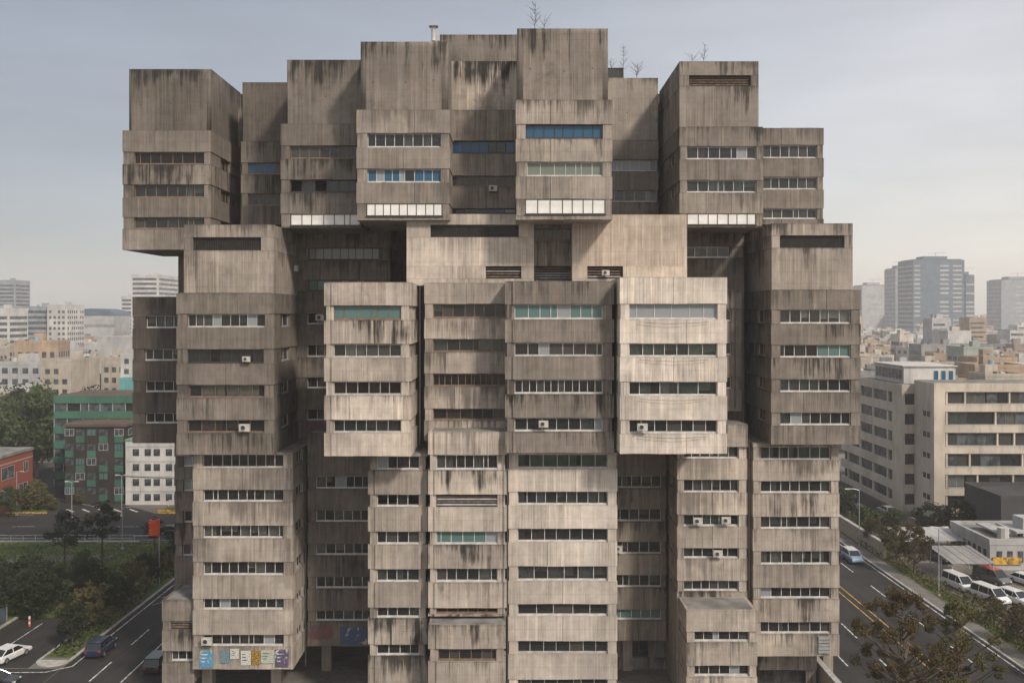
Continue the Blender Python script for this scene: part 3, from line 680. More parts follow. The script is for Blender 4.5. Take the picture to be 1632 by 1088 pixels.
ac_unit(866, 675, 82, 'white air conditioner at the left end of the centre box bottom window', .95)
ac_unit(1023, 680, 80, 'white air conditioner in the bottom window of the pale cream box', 1.0)
ac_unit(1111, 829, 90.2, 'air conditioner with dark fan, left of the pair in the lower right bay')
ac_unit(1156, 828, 90.2, 'white air conditioner, right of the pair in the lower right bay')
ac_unit(1143, 881, 90.2, 'single white air conditioner one row below the pair in the lower right bay')
ac_unit(331, 1020, 88, 'white air conditioner at the left end of the window above the posters', 1.1)
ac_unit(786, 301, 90.4, 'air conditioner on a bracket in the upper centre recess beside the blue windows', .9)
ac_unit(985, 873, 95, 'air conditioner in the dark recess right of the plain lower centre wall', .9)
ac_unit(469, 428, 96, 'white air conditioner hung in the dark gap behind the left upper box', 1.0)
ac_unit(965, 435, 86.1, 'air conditioner behind the lower louver of the cream central box', .8, .0)
# posters
def postermat(name, c1, c2, c3):
    t = NT(name); o = t.objc(); s = t.n('ShaderNodeSeparateXYZ'); t.t.links.new(o, s.inputs[0])
    v = t.noise(t.scale(o, (3, 1, 9)), 1.6, 3); k = t.ramp(v, .5, .56)
    c = t.mix(k, c1, c2); c = t.mix(t.ramp(t.noise(o, 1.4, 3), .56, .6), c, c3)
    t.bsdf(c, .6, .3); M[name] = t.mat
postermat('poster_blue', (.06, .19, .34), (.10, .28, .42), (.35, .33, .08)); postermat('poster_teal', (.10, .16, .19), (.16, .24, .27), (.08, .1, .12))
postermat('poster_white', (.50, .49, .45), (.30, .29, .27), (.55, .53, .50)); postermat('poster_yellow', (.34, .20, .03), (.03, .025, .02), (.40, .25, .04))
postermat('poster_mixed', (.42, .40, .30), (.16, .30, .30), (.45, .32, .12)); postermat('poster_purple', (.06, .05, .09), (.12, .10, .16), (.40, .40, .40))
postermat('mural', (.16, .045, .03), (.06, .07, .09), (.08, .10, .17)); postermat('mural_blue', (.03, .06, .14), (.07, .08, .10), (.30, .29, .27))
def poster(px0, px1, py0, py1, D, mat, label, grp='posters under the lowest left window'):
    x0, x1, z0, z1 = WX(px0, D), WX(px1, D), WZ(py1, D), WZ(py0, D); c = ((x0 + x1) / 2, D - 80 - .045, z0)
    m = MB(); m.box(x0 - c[0], x1 - c[0], -.012, .02, 0, z1 - z0); o = m.build('poster', M[mat]); o.location = c
    tag(o, label, 'poster', grp)
    if mat in ('poster_white', 'poster_purple', 'poster_blue', 'poster_mixed'):
        w, h = x1 - x0, z1 - z0
        for i in range(3):
            q = MB(); ww = w * random.uniform(.25, .7); zz = h * (.72 - .2 * i)
            q.box(-w * .36, -w * .36 + ww, -.02, -.011, zz, zz + h * .05)
            q.build('print_line', M['frame_dark' if mat in ('poster_white', 'poster_mixed') else 'paint_white'], o)
poster(318, 340, 1035, 1063, 88, 'poster_blue', 'bright blue poster with yellow corner, leftmost on the concrete panel')
poster(351, 366, 1036, 1056, 88, 'poster_teal', 'faded grey-blue poster beside the bright blue one')
poster(367, 381, 1033, 1049, 88, 'poster_white', 'small white poster hung slightly higher than the others')
poster(384, 400, 1036, 1059, 88, 'poster_white', 'larger white poster left of the yellow and black one')
poster(401, 414, 1036, 1058, 88, 'poster_yellow', 'yellow and black poster between two pale ones')
poster(416, 437, 1035, 1056, 88, 'poster_mixed', 'pale multicoloured poster right of the yellow and black one')
poster(439, 460, 1034, 1062, 88, 'poster_purple', 'dark purple poster with white print, rightmost on the panel')
poster(497, 530, 996, 1018, 92.4, 'mural', 'dark red painted board below the shaded window bay', 'boards under the shaded bay')
poster(542, 585, 999, 1026, 92.4, 'mural_blue', 'dark blue painted board with white patch below the shaded bay', 'boards under the shaded bay')
poster(487, 514, 672, 699, 97, 'mural', 'faded red sheet in the gap left of the teal-glazed box', 'boards under the shaded bay')
D_ = 90.4; x0, x1 = WX(1304, D_), WX(1322, D_)
m = MB(); m.box(x0, x1, D_ - 80.12, D_ - 80.0, WZ(1040, D_), WZ(1013, D_)); o = m.build('notice_board', M['galvanised']); tag(o, 'grey gridded metal board on the lowest right concrete panel', 'board')
for i in range(1, 5):
    z = WZ(1040, D_) + (WZ(1013, D_) - WZ(1040, D_)) * i / 5
    m = MB(); m.box(x0 + .03, x1 - .03, D_ - 80.15, D_ - 80.12, z - .02, z + .02); m.build('rail', M['dark_metal'], o)
# drying rods sagging under the pale box windows
for py in (511, 571, 633, 693):
    D_ = 80.0; pts = []
    for i in range(13):
        t_ = i / 12; pts.append((WX(1018 + 110 * t_, D_), -.16 - .1 * math.sin(math.pi * t_), WZ(py + 2 + 3 * math.sin(math.pi * t_) * random.uniform(.7, 1.1), D_)))
    m = MB(); m.tube(pts, .016, 5); m.build('sagging_cable', M['rust_metal'], BLD)
# drain pipes in the joints
for px, D_, a, b in ((808.7, 82.6, 722, 1110), (669, 85.4, 455, 720), (984, 84.5, 450, 722), (1193.5, 90.1, 700, 1000), (487, 91.5, 730, 1060), (1172, 92.5, 455, 650)):
    m = MB(); x = WX(px, D_); m.tube([(x, D_ - 80, WZ(b, D_)), (x, D_ - 80, WZ(a, D_))], .07, 6); m.build('drain_pipe', M['dark_metal'], BLD)
# ------------------------------------------------------------------ roof things
p = W(691, 64, 88); r = empty('vent_pipe', (p.x, p.y, p.z - .1)); tag(r, 'white metal vent pipe with cap on the roof left of centre', 'vent pipe')
m = MB(); m.tube([(0, 0, 0), (0, 0, 1.35)], .22, 10); m.build('pipe', M['frame_white'], r)
m = MB(); m.box(-.42, .42, -.42, .42, 1.35, 1.5); m.build('cap', M['galvanised'], r)
m = MB(); m.box(.3, .6, -.1, .2, 0, .9); m.build('control_box', M['galvanised'], r)
p = W(982, 124, 101); m = MB(); m.box(-.85, .85, 0, 1.6, 0, 1.15); m.box(-.9, .9, -.05, 1.65, 1.15, 1.22); o = m.build('water_tank', M['frame_dark']); o.location = (p.x, p.y + .6, p.z)
tag(o, 'black box tank on the roof right of the tallest box', 'water tank')
def sapling(px, py, D, h, label, n=14, cat='sapling', spread=.5):
    p = W(px, py, D); r = empty('bare_sapling', (p.x, p.y + .8, p.z)); tag(r, label, cat, 'bare saplings and weeds on the roofs')
    m = MB(); pts = [(0, 0, -.05)]
    for i in range(1, 6): pts.append((pts[-1][0] + random.uniform(-.08, .08), pts[-1][1] + random.uniform(-.05, .05), h * i / 5))
    m.tube(pts, .035, 4, r2=.01); m.build('trunk', M['dry_stem'], r)
    m = MB()
    for i in range(n):
        k = random.uniform(.15, 1) * 5; j = min(4, int(k)); q = Vector(pts[j]).lerp(Vector(pts[j + 1]), k - j)
        a = random.uniform(0, 6.28); L = random.uniform(.25, .9) * spread * (1.2 - k / 7)
        e1 = q + Vector((math.cos(a) * L, math.sin(a) * L, L * random.uniform(.3, 1.1))); e2 = e1 + Vector((math.cos(a + .6) * L * .5, math.sin(a) * L * .4, L * .5))
        m.tube([q, e1, e2], .016, 3, r2=.008)
    m.build('twigs', M['dry_stem'], r)
sapling(853, 44, 84, 2.6, 'tall bare sapling on the highest concrete box', 26, spread=.9)
sapling(868, 44, 84, .9, 'short bare weed beside the tall sapling on the highest box', 8, spread=1.2)
sapling(995, 124, 100.6, 3.6, 'spindly bare sapling beside the black roof tank', 30, spread=.7)
sapling(1017, 124, 100.6, 1.6, 'round twiggy bush right of the spindly roof sapling', 26, spread=1.0)
sapling(977, 112, 101, 1.4, 'small twiggy weed behind the black roof tank', 14, spread=.8)
sapling(1125, 98, 91, 1.9, 'thin bare sapling on the right upper box with a louver', 18, spread=.6)
sapling(1106, 98, 91, .8, 'low bare weed left of the thin sapling on the right box', 10, spread=.9)

# ------------------------------------------------------------------ surrounding buildings
def wallmat(name, c, var=.18, dirt=.55):
    t = NT(name); P = t.pos(); c2 = t.mix(t.ramp(t.noise(P, .15, 4, .6), .3, .7), tuple(x * (1 - var) for x in c), tuple(min(.85, x * (1 + var)) for x in c))
    st = t.ramp(t.noise(t.scale(P, (1.2, 1.2, .12)), 1, 4, .7), .48, .72)
    c2 = t.mix(t.math('MULTIPLY', st, dirt), c2, tuple(x * .5 for x in c)); t.bsdf(c2, .85, .2); M[name] = t.mat
for nm, c in (('wall_cream', (.37, .325, .265)), ('wall_beige', (.47, .415, .345)), ('wall_white', (.45, .438, .415)), ('wall_grey', (.24, .232, .225)), ('wall_tan', (.33, .245, .175)),
              ('wall_green', (.05, .125, .088)), ('wall_teal', (.10, .27, .26)), ('wall_brown', (.040, .032, .030)), ('wall_pale', (.36, .355, .35)), ('wall_rose', (.30, .22, .19)),
              ('wall_sage', (.30, .33, .29)), ('roof_brown', (.10, .075, .06)), ('roof_blue', (.20, .33, .40)), ('roof_green', (.14, .24, .17)), ('roof_pale', (.45, .43, .40)), ('tower_blue', (.085, .12, .155)), ('tower_grey', (.24, .26, .28)), ('roof_dark', (.06, .06, .062))):
    wallmat(nm, c)
def brickmat():
    t = NT('brick_red'); P = t.objc(); v = t.n('ShaderNodeSeparateXYZ'); t.t.links.new(P, v.inputs[0])
    cb = t.n('ShaderNodeCombineXYZ'); t.t.links.new(t.math('ADD', v.outputs[0], v.outputs[1]), cb.inputs[0]); t.t.links.new(v.outputs[2], cb.inputs[1])
    br = t.n('ShaderNodeTexBrick'); t.t.links.new(cb.outputs[0], br.inputs['Vector']); br.inputs['Scale'].default_value = 3.0
    br.inputs['Color1'].default_value = (.26, .062, .036, 1); br.inputs['Color2'].default_value = (.19, .045, .028, 1); br.inputs['Mortar'].default_value = (.16, .10, .08, 1)
    t.bsdf(br.outputs[0], .9, .2); M['brick_red'] = t.mat
brickmat()

def part_box(parent, name, mat, *b):
    m = MB(); m.box(*b); return m.build(name, M[mat], parent)
def far_window(parent, x0, x1, z0, z1, y, face='F', frame='frame_alu', n=1, glass_='glass_far', proud=.06):
    """one window of a farther building; face F front (-Y), R right (+X), L left (-X)"""
    m = MB(); w, h = x1 - x0, z1 - z0
    m.box(0, w, -proud, 0, 0, .09); m.box(0, w, -proud, 0, h - .09, h); m.box(0, .09, -proud, 0, .09, h - .09); m.box(w - .09, w, -proud, 0, .09, h - .09)
    for i in range(1, n): m.box(w * i / n - .04, w * i / n + .04, -proud, 0, .09, h - .09)
    m.quad([(.05, -.015, .05), (w - .05, -.015, .05), (w - .05, -.015, h - .05), (.05, -.015, h - .05)], 1)
    o = m.build('window', [M[frame], M[glass_]], parent)
    if face == 'F': o.location = (x0, y, z0)
    elif face == 'R': o.location = (y, x0, z0); o.rotation_euler = (0, 0, math.pi / 2)
    else: o.location = (y, x1, z0); o.rotation_euler = (0, 0, -math.pi / 2)
    return o
def win_mass(parent, faces, H, floor_h, mat='glass_far', wfrac=.55, hfrac=.5, pitch=2.6, band=False):
    """windows too small to pick apart: real frames and glass joined into one part"""
    m = MB(); nf = max(1, int(H / floor_h))
    for (ax, fixed, a, b, sgn) in faces:
        n = 1 if band else max(1, int((b - a) / pitch))
        for k in range(nf):
            z0 = k * floor_h + floor_h * .32; z1 = z0 + floor_h * hfrac
            if z1 > H - .2: continue
            for i in range(n):
                if not band and random.random() < .06: continue
                c0 = a + (b - a) * (i + .5) / n; hw = (b - a) / n * (.47 if band else wfrac / 2)
                if ax == 'x': m.box(c0 - hw, c0 + hw, fixed + sgn * .06, fixed - sgn * .02, z0, z1)
                else: m.box(fixed + sgn * .06, fixed - sgn * .02, c0 - hw, c0 + hw, z0, z1)
    if m.f:
        o = m.build('windows', M[mat], parent); o['kind'] = 'stuff'; return o
def box_building(name, label, x0, x1, D0, D1, H, wall, roof='roof_grey', floor_h=3.3, pitch=2.6, band=False, wfrac=.55, group=None, clutter=True, wm='glass_far', hfrac=.5, cat='building', sides='FLR'):
    """plain farther building: wall, parapet, roof, roof house, windows"""
    cx, y0 = (x0 + x1) / 2, yD(D0); r = empty(name, (cx, y0, 0)); w, d = (x1 - x0) / 2, D1 - D0
    tag(r, label, cat, group)
    m = MB(); m.box(-w, w, 0, d, 0, H); m.build('wall', M[wall], r)
    m = MB(); pt = .35
    m.box(-w - .08, w + .08, -.08, pt, H - .25, H + .6); m.box(-w - .08, w + .08, d - pt, d + .08, H - .25, H + .6)
    m.box(-w - .08, -w + pt, pt, d - pt, H - .25, H + .6); m.box(w - pt, w + .08, pt, d - pt, H - .25, H + .6); m.build('parapet', M[wall], r)
    part_box(r, 'roof', roof, -w + pt, w - pt, pt, d - pt, H, H + .05)
    faces = []
    if 'F' in sides: faces.append(('x', 0, -w + .6, w - .6, -1))
    if 'R' in sides: faces.append(('y', w, .6, d - .6, 1))
    if 'L' in sides: faces.append(('y', -w, .6, d - .6, -1))
    win_mass(r, faces, H, floor_h, wm, wfrac, hfrac, pitch, band)
    if clutter:
        a = random.uniform(-w * .5, w * .3); b = d * random.uniform(.35, .6)
        part_box(r, 'roof_house', wall, a - 1.6, a + 1.6, b, b + 3, H + .05, H + 2.6)
        if random.random() < .6:
            m = MB(); q = random.uniform(-w * .7, w * .7); m.tube([(q, d * .25, H + .05), (q, d * .25, H + 1.6)], .8, 10); m.build('water_tank', M[random.choice(['roof_blue', 'wall_white', 'roof_pale'])], r)
        for k in range(random.randint(1, 4)):
            q, s = random.uniform(-w * .8, w * .8), random.uniform(.1, .8) * d
            part_box(r, 'roof_unit', random.choice(['galvanised', 'wall_white', 'roof_dark']), q - .5, q + .5, s, s + .8, H + .05, H + .9)
    return r

# green office behind the left road
def banded(name, label, px0, px1, D, depth, H, wall, fl, nb, mull=2.4, cat='building', gl='glass_far', left_cap=None):
    x0, x1 = WX(px0, D), WX(px1, D); r = empty(name, ((x0 + x1) / 2, yD(D), 0)); tag(r, label, cat); w = (x1 - x0) / 2
    part_box(r, 'inner_wall', 'interior', -w + .4, w - .4, .5, depth - .3, 0, H - .4)
    z = H
    for i in range(nb):
        zt = H - i * fl; sp = fl * .48
        m = MB(); m.slab(-w, w, 0, depth, zt - sp, zt, .0); m.build('spandrel_band', M[wall], r)
        zb = zt - fl
        if zb < 0: zb = 0
        n = max(2, int(2 * w / mull)); xs = panes_split(2 * w - .2, n, .25)
        m = MB()
        for x in xs: m.box(-w + .1 + x - .06, -w + .1 + x + .06, .12, .3, zb, zt - sp)
        m.build('mullion_row', M['frame_alu'], r)
        for k in range(n):
            g = MB(); g.box(-w + .1 + xs[k] + .06, -w + .1 + xs[k + 1] - .06, .2, .23, zb, zt - sp); g.build('pane', M[gl if random.random() < .8 else 'glass_clear'], r)
        for sgn in (-1, 1):
            g = MB(); g.box(sgn * w - sgn * .35, sgn * w - sgn * .12, .35, depth - .2, zb, zt - sp); g.build('side_glazing', M[gl], r)
    part_box(r, 'roof', 'roof_brown', -w + .4, w - .4, .4, depth - .4, H, H + .06)
    return r
banded('green_office', 'long green banded office building behind the dark brown one', 85, 300, 190, 15, 20.2, 'wall_green', 3.1, 6)
r = empty('brown_apartment_house', (0, 0, 0)); x0, x1 = WX(104, 181), WX(199, 181); r.location = ((x0 + x1) / 2, yD(181), 0); w = (x1 - x0) / 2
tag(r, 'dark brown house with green panels in front of the green office', 'building')
part_box(r, 'wall', 'wall_brown', -w, w, 0, 10, 0, 15)
part_box(r, 'roof', 'roof_brown', -w - .3, w + .3, -.3, 10.3, 15, 15.5)
for k in range(5):
    z = .6 + 2.85 * k
    for i, c in enumerate((-.86, -.5, -.12, .28, .80)):
        if (i + k) % 2 or i == 4: part_box(r, 'green_panel', 'wall_green', w * (c - .14), w * (c + .15), -.12, -.005, z - .1, z + 1.2)
        far_window(r, w * (c - .155), w * (c + .16), z + 1.22, z + 2.62, 0, 'F', 'frame_alu' if (i * 3 + k) % 4 == 0 else 'frame_dark', n=2 + (i + k) % 2, glass_='glass_teal' if (i + 2 * k) % 5 == 0 else 'glass_far')
for k in range(5): far_window(r, 1.5, 8.5, .6 + 2.85 * k + 1.1, .6 + 2.85 * k + 2.4, w, 'R', n=3)
r = empty('white_apartment_house', (WX(245, 180), yD(180), 0)); tag(r, 'white rendered house with square windows beside the concrete building', 'building'); w = WX(861, 180)
part_box(r, 'wall', 'wall_white', -w, w, 0, 10, 0, 12.3); part_box(r, 'roof', 'roof_green', -w - .1, w + .1, -.1, 10.1, 12.3, 12.7)
for k in range(4):
    part_box(r, 'band', 'wall_pale', -w - .03, w + .03, -.05, -.004, 2.5 + 2.9 * k, 2.7 + 2.9 * k)
    for c in (-.62, -.2, .12, .55, .85): far_window(r, w * c - .65, w * c + .55, .8 + 2.9 * k, 2.1 + 2.9 * k, 0, 'F', 'frame_dark')
# red brick building on the left edge
r = empty('brick_building', (-101, yD(172), 0)); tag(r, 'low red brick building at the left edge of the crossing', 'building')
part_box(r, 'wall', 'brick_red', -9, 7, -8, 10, 0, 10.4); part_box(r, 'roof', 'roof_grey', -9.2, 7.2, -8.2, 10.2, 10.4, 10.9); part_box(r, 'band', 'wall_rose', -9.05, 7.05, -8.05, 10.05, 9.0, 9.25)
for (a, b, c, d) in ((-1.2, 3.2, 6.2, 8.6), (6.5, 8.2, 6.5, 8.6), (-6, -3, 6.2, 8.6), (-5.5, 1.5, 1.5, 4.4), (4.8, 8, 2.6, 4.6)): far_window(r, a, b, c, d, 7, 'R', n=2)
for a in (-7, -3, 1): far_window(r, a, a + 2.2, 6, 8.2, -8, 'F', n=2)

# hand-placed farther buildings on the left
box_building('beige_building', 'cream building with blank sunlit side wall above the dark trees', WX(66, 300), WX(113, 300), 300, 321, 21.8, 'wall_cream', sides='F')
box_building('beige_building', 'cream windowed building at the left edge above the dark trees', WX(-30, 330), WX(26, 330), 330, 352, 19.6, 'wall_cream')
box_building('white_apartment_block', 'white apartment block with rows of windows at the left edge', WX(-20, 500), WX(14, 500), 500, 520, 39.5, 'wall_white', band=True)
box_building('glass_high_rise', 'hazy grey-blue high-rise at the left edge of the skyline', WX(-15, 800), WX(24, 800), 800, 825, 65.5, 'tower_grey', band=True)
box_building('grey_office_block', 'grey office block with white wing in the left skyline', WX(36, 560), WX(78, 560), 560, 580, 41, 'tower_grey', band=True)
box_building('white_office_wing', 'white office wing beside the grey office block in the left skyline', WX(79, 560), WX(110, 560), 557, 580, 42, 'wall_white')
box_building('tall_white_block', 'tall white slab block with balcony stripes just left of the concrete building', WX(209, 650), WX(252, 650), 650, 690, 64, 'wall_white', band=True)
box_building('tall_white_block', 'narrow white high-rise low between the far hall and the tall slab block', WX(193, 760), WX(212, 760), 760, 780, 51, 'wall_white', band=True)
box_building('grey_warehouse', 'windowless grey warehouse close left of the concrete building', WX(155, 385), WX(209, 385), 385, 410, 27, 'wall_pale', sides='', clutter=False)
box_building('white_small_block', 'white small block with window grid touching the concrete building edge', WX(192, 300), WX(225, 300), 300, 318, 23.5, 'wall_white', pitch=2.2)
r = empty('arched_hall', (WX(146, 700), yD(700), 0)); tag(r, 'pale hall with low arched blue-grey roof in the left skyline', 'hall')
part_box(r, 'wall', 'wall_pale', -17, 17, 0, 30, 0, 36)
for k in range(8):
    a0, a1 = math.pi * k / 8, math.pi * (k + 1) / 8; m = MB()
    m.quad([(-17.4 * math.cos(a0), -.4, 36 + 5 * math.sin(a0)), (-17.4 * math.cos(a1), -.4, 36 + 5 * math.sin(a1)), (-17.4 * math.cos(a1), 30.4, 36 + 5 * math.sin(a1)), (-17.4 * math.cos(a0), 30.4, 36 + 5 * math.sin(a0))])
    m.quad([(-17.4 * math.cos(a0), -.4, 36 + 5 * math.sin(a0)), (-17.4 * math.cos(a0), -.4, 35.9), (-17.4 * math.cos(a1), -.4, 35.9), (-17.4 * math.cos(a1), -.4, 36 + 5 * math.sin(a1))]); m.build('roof_sheet', M['tower_blue'], r)
part_box(r, 'band', 'wall_grey', -17.1, 17.1, -.1, -.005, 27, 29)
box_building('blue_roof_shed', 'low shed with pale blue roof beside the green office', WX(163, 262), WX(240, 262), 262, 290, 12, 'wall_pale', 'roof_blue', sides='', clutter=False)
box_building('teal_shed', 'low teal-walled shed behind the pale blue roofed shed', WX(190, 295), WX(230, 295), 295, 299, 16, 'wall_teal', 'roof_pale', sides='', clutter=False)

# right: office block with a front bar and a rear wing
r = empty('beige_office_block', (75.5, yD(166), 0)); tag(r, 'long beige six-storey office block with ribbon windows right of the road', 'building')
H = 24.6; L = 62
part_box(r, 'inner_wall', 'interior', .6, L - .4, 1.4, 7.6, 0, H - .3)
fl = 3.75
for i in range(7):
    zt = H - i * fl; sb = zt - (1.55 if i == 0 else 1.35)
    if sb < 0: break
    m = MB(); m.box(2.0, L, 0, 8.2, sb, zt); m.build('spandrel_band', M['wall_beige'], r)
    zb = max(0, zt - fl + (0 if i else 0)); top = sb
    n = 9; xs = panes_split(L - 3.6, n, .6)
    for x in xs[:-1]:
        part_box(r, 'pier', 'wall_beige', 2.2 + x, 2.2 + x + .3, .15, .7, zb, top)
    part_box(r, 'sill_rail', 'wall_white', 2.1, L - .2, -.08, .12, zb + .0, zb + .14)
    for k in range(n):
        a, b = 2.2 + xs[k] + .35, 2.2 + xs[k + 1]
        np_ = max(1, int((b - a) / 1.6))
        for j in range(np_):
            g = MB(); g.box(a + (b - a) * j / np_ + .03, a + (b - a) * (j + 1) / np_ - .03, .5, .54, zb + .15, top); g.build('pane', M[random.choice(['glass_clear', 'glass_far', 'glass_clear', 'glass_dusty'])], r)
        if random.random() < .6:
            m = MB(); k2 = int((b - a) / .3) + 2; c1 = b if random.random() < .5 else a + (b - a) * random.uniform(.4, .8)
            for j in range(k2):
                u0, u1 = a + (c1 - a) * j / k2, a + (c1 - a) * (j + 1) / k2
                m.quad([(u0, .72 + .08 * (j % 2), zb + .2), (u1, .72 + .08 * ((j + 1) % 2), zb + .2), (u1, .72 + .08 * ((j + 1) % 2), top), (u0, .72 + .08 * (j % 2), top)])
            m.build('curtain', M[random.choice(['curtain_grey', 'curtain_cream', 'curtain_green', 'curtain_white'])], r)
part_box(r, 'end_wall', 'wall_beige', 0, 2.0, .0, 8.2, 0, H + .02)
for i in range(6):
    z = H - 6.2 - i * fl
    if z > 0:
        for a in (1.6, 3.2): far_window(r, a, a + 1.1, z, z + .95, 0, 'L', 'frame_dark')
part_box(r, 'roof', 'roof_grey', .4, L - .4, .4, 7.8, H + .02, H + .08)
part_box(r, 'rear_wing_wall', 'interior', -1.6, 12, 8.6, 40, 0, H - 1.2)
for i in range(7):
    zt = H - .9 - i * fl; sb = max(0, zt - 1.7)
    part_box(r, 'rear_band', 'wall_tan' if False else 'wall_beige', -2.3, 13, 8.25, 40.5, sb, zt)
    zb = max(0, zt - fl)
    for q in (8.3, 14.8, 22, 29, 36):
        part_box(r, 'rear_pier', 'wall_beige', -2.25, -1.7, q, q + (4.5 if q < 9 else .7), zb, sb)
    for q in (13, 15.6, 22.8, 29.8):
        g = MB(); g.box(-1.95, -1.9, q, q + (1.7 if q < 14 else 6.3), zb, sb); g.build('rear_glazing', M['glass_far'], r)
part_box(r, 'rear_roof', 'roof_grey', -2, 12.6, 8.6, 40, H - .9, H - .84)
part_box(r, 'penthouse', 'wall_white', -1.2, 8.6, 10, 24, H - .8, H + 2.4)
part_box(r, 'penthouse_roof', 'roof_pale', -1.5, 8.9, 9.7, 24.3, H + 2.4, H + 2.6)
for a in (4.4, 5.8, 7.2): far_window(r, a, a + 1.0, H - .2, H + 1.7, 10, 'F', 'frame_white', glass_='glass_blue')
far_window(r, 10.5, 23.5, H - .2, H + 1.9, -1.2, 'L', 'frame_alu', 8)
for k in range(9):
    q = random.uniform(14, L - 4); part_box(r, 'roof_unit', random.choice(['galvanised', 'wall_white', 'roof_dark']), q, q + random.uniform(.8, 2), 2, 4, H + .08, H + random.uniform(.7, 1.5))

# right skyline towers
def tower(name, label, px0, px1, D, depth, ytop, wall, stripes, step=None):
    x0, x1 = WX(px0, D), WX(px1, D); H = WZ(ytop, D); r = empty(name, ((x0 + x1) / 2, yD(D), 0)); tag(r, label, 'tower', 'towers of the hazy skyline right of the concrete building'); w = (x1 - x0) / 2
    part_box(r, 'wall', wall, -w, w, 0, depth, 0, H); part_box(r, 'roof', 'roof_dark', -w * .9, w * .9, 1, depth - 1, H, H + 1)
    part_box(r, 'crown', wall, -w * .45, w * .5, depth * .25, depth * .7, H + 1, H + 5)
    fs = 5.6; m = MB(); n = int(H / fs)
    for i in range(2, n):
        for (a, b) in stripes:
            if random.random() < .12: continue
            m.box(w * a, w * b, -.3, .1, i * fs, i * fs + 2.2)
        m.box(-w - .3, -w + .1, 1, depth - 1, i * fs, i * fs + 1.9)
    o = m.build('floor_bands', M['wall_pale'], r); o['kind'] = 'stuff'
    m = MB(); m.tube([(w * .2, depth / 2, H + 5), (w * .2, depth / 2, H + 11)], .3, 5); m.tube([(w * .2 - 9, depth / 2, H + 9.5), (w * .2 + 14, depth / 2, H + 10.2)], .25, 5); m.build('mast', M['galvanised'], r)
tower('glass_tower', 'broad dark blue-grey glass tower, tallest on the right skyline', 1455, 1537, 1150, 45, 414, 'tower_blue', ((-.95, -.72), (.05, .38), (.55, .9)))
tower('glass_tower', 'lower shoulder tower attached right of the tallest glass tower', 1539, 1553, 1170, 36, 439, 'tower_blue', ((-.9, .9),))
tower('slab_tower', 'pale slab tower just left of the tallest glass tower', 1427, 1453, 1280, 38, 428, 'tower_grey', ((-.2, .9),))
tower('slab_tower', 'short white-banded tower closest to the concrete building on the right', 1374, 1417, 1400, 40, 455, 'wall_pale', ((-.5, .98),))
tower('slab_tower', 'white-banded tower at the right edge of the skyline', 1596, 1660, 1280, 40, 446, 'tower_grey', ((-.3, .98),))
# right middle distance
box_building('white_flat_block', 'flat grey-white block below the tallest glass tower', WX(1511, 460), WX(1548, 460), 460, 478, 28, 'wall_white', sides='R')
box_building('grey_flat_block', 'long grey block beneath the towers on the right', WX(1470, 440), WX(1585, 440), 441, 455, 22, 'wall_grey', band=True)
box_building('green_window_block', 'pale green block with three wide windows right of centre skyline', WX(1536, 380), WX(1584, 380), 380, 395, 23, 'wall_sage', wfrac=.7, pitch=3.6)
box_building('yellow_block', 'pale yellow building behind the office roof on the right', WX(1437, 262), WX(1467, 262), 262, 276, 19.5, 'wall_cream', sides='L')
box_building('tan_block', 'tan building with long blank wall behind the office rear wing', WX(1388, 240), WX(1440, 240), 240, 256, 18.3, 'wall_tan', sides='L')
box_building('corrugated_block', 'grey ribbed building close right of the concrete building', WX(1352, 275), WX(1408, 275), 275, 292, 19.5, 'wall_grey', pitch=.9, wfrac=.3)

# filler houses of the city: archetypes, then copies
WALLS = ['wall_cream', 'wall_white', 'wall_grey', 'wall_tan', 'wall_pale', 'wall_rose', 'wall_beige', 'wall_white', 'wall_pale']
WORD = {'wall_cream': 'cream', 'wall_white': 'white', 'wall_grey': 'grey', 'wall_tan': 'tan', 'wall_pale': 'pale grey', 'wall_rose': 'dusty pink', 'wall_beige': 'beige'}
arch = []
for i in range(20):
    wl = WALLS[i % len(WALLS)]; w_, d_, h_ = random.uniform(7.5, 15), random.uniform(7, 13), random.choice([6.5, 8, 9.5, 11, 13, 15, 18])
    rf = random.choice(['roof_grey', 'roof_grey', 'roof_green', 'roof_pale', 'roof_brown', 'roof_blue'])
    arch.append((('low ' if h_ < 10 else 'tall ' if h_ > 14 else '') + WORD[wl] + ' house with ' + {'roof_grey': 'grey', 'roof_green': 'green', 'roof_pale': 'pale', 'roof_brown': 'brown', 'roof_blue': 'blue'}[rf] + ' roof', h_, box_building('city_house', 'tmp', -w_ / 2, w_ / 2, 0, d_, h_, wl, rf, random.choice([2.9, 3.2]), random.choice([2.2, 2.8, 3.4]), random.random() < .3)))
RESERVED = [(WX(60, 300), WX(165, 321), 294, 326), (WX(-40, 330), WX(70, 352), 322, 358), (-150, -96, 196, 275), (WX(150, 385), WX(215, 385), 378, 415), (WX(185, 300), WX(240, 300), 290, 322), (WX(160, 262), WX(245, 262), 255, 302),
            (70, 140, 160, 212), (WX(1505, 460), WX(1550, 460), 455, 482), (WX(1465, 440), WX(1590, 440), 434, 460), (WX(1530, 380), WX(1590, 380), 374, 400), (WX(1430, 262), WX(1470, 262), 256, 280), (WX(1380, 240), WX(1445, 240), 234, 260), (WX(1345, 275), WX(1412, 275), 270, 296), (31, 54, 0, 560),
            (-36, -20, 130, 240), (-112, -60, 160, 262)]
D = 224.0; used = set(); cnt = 0
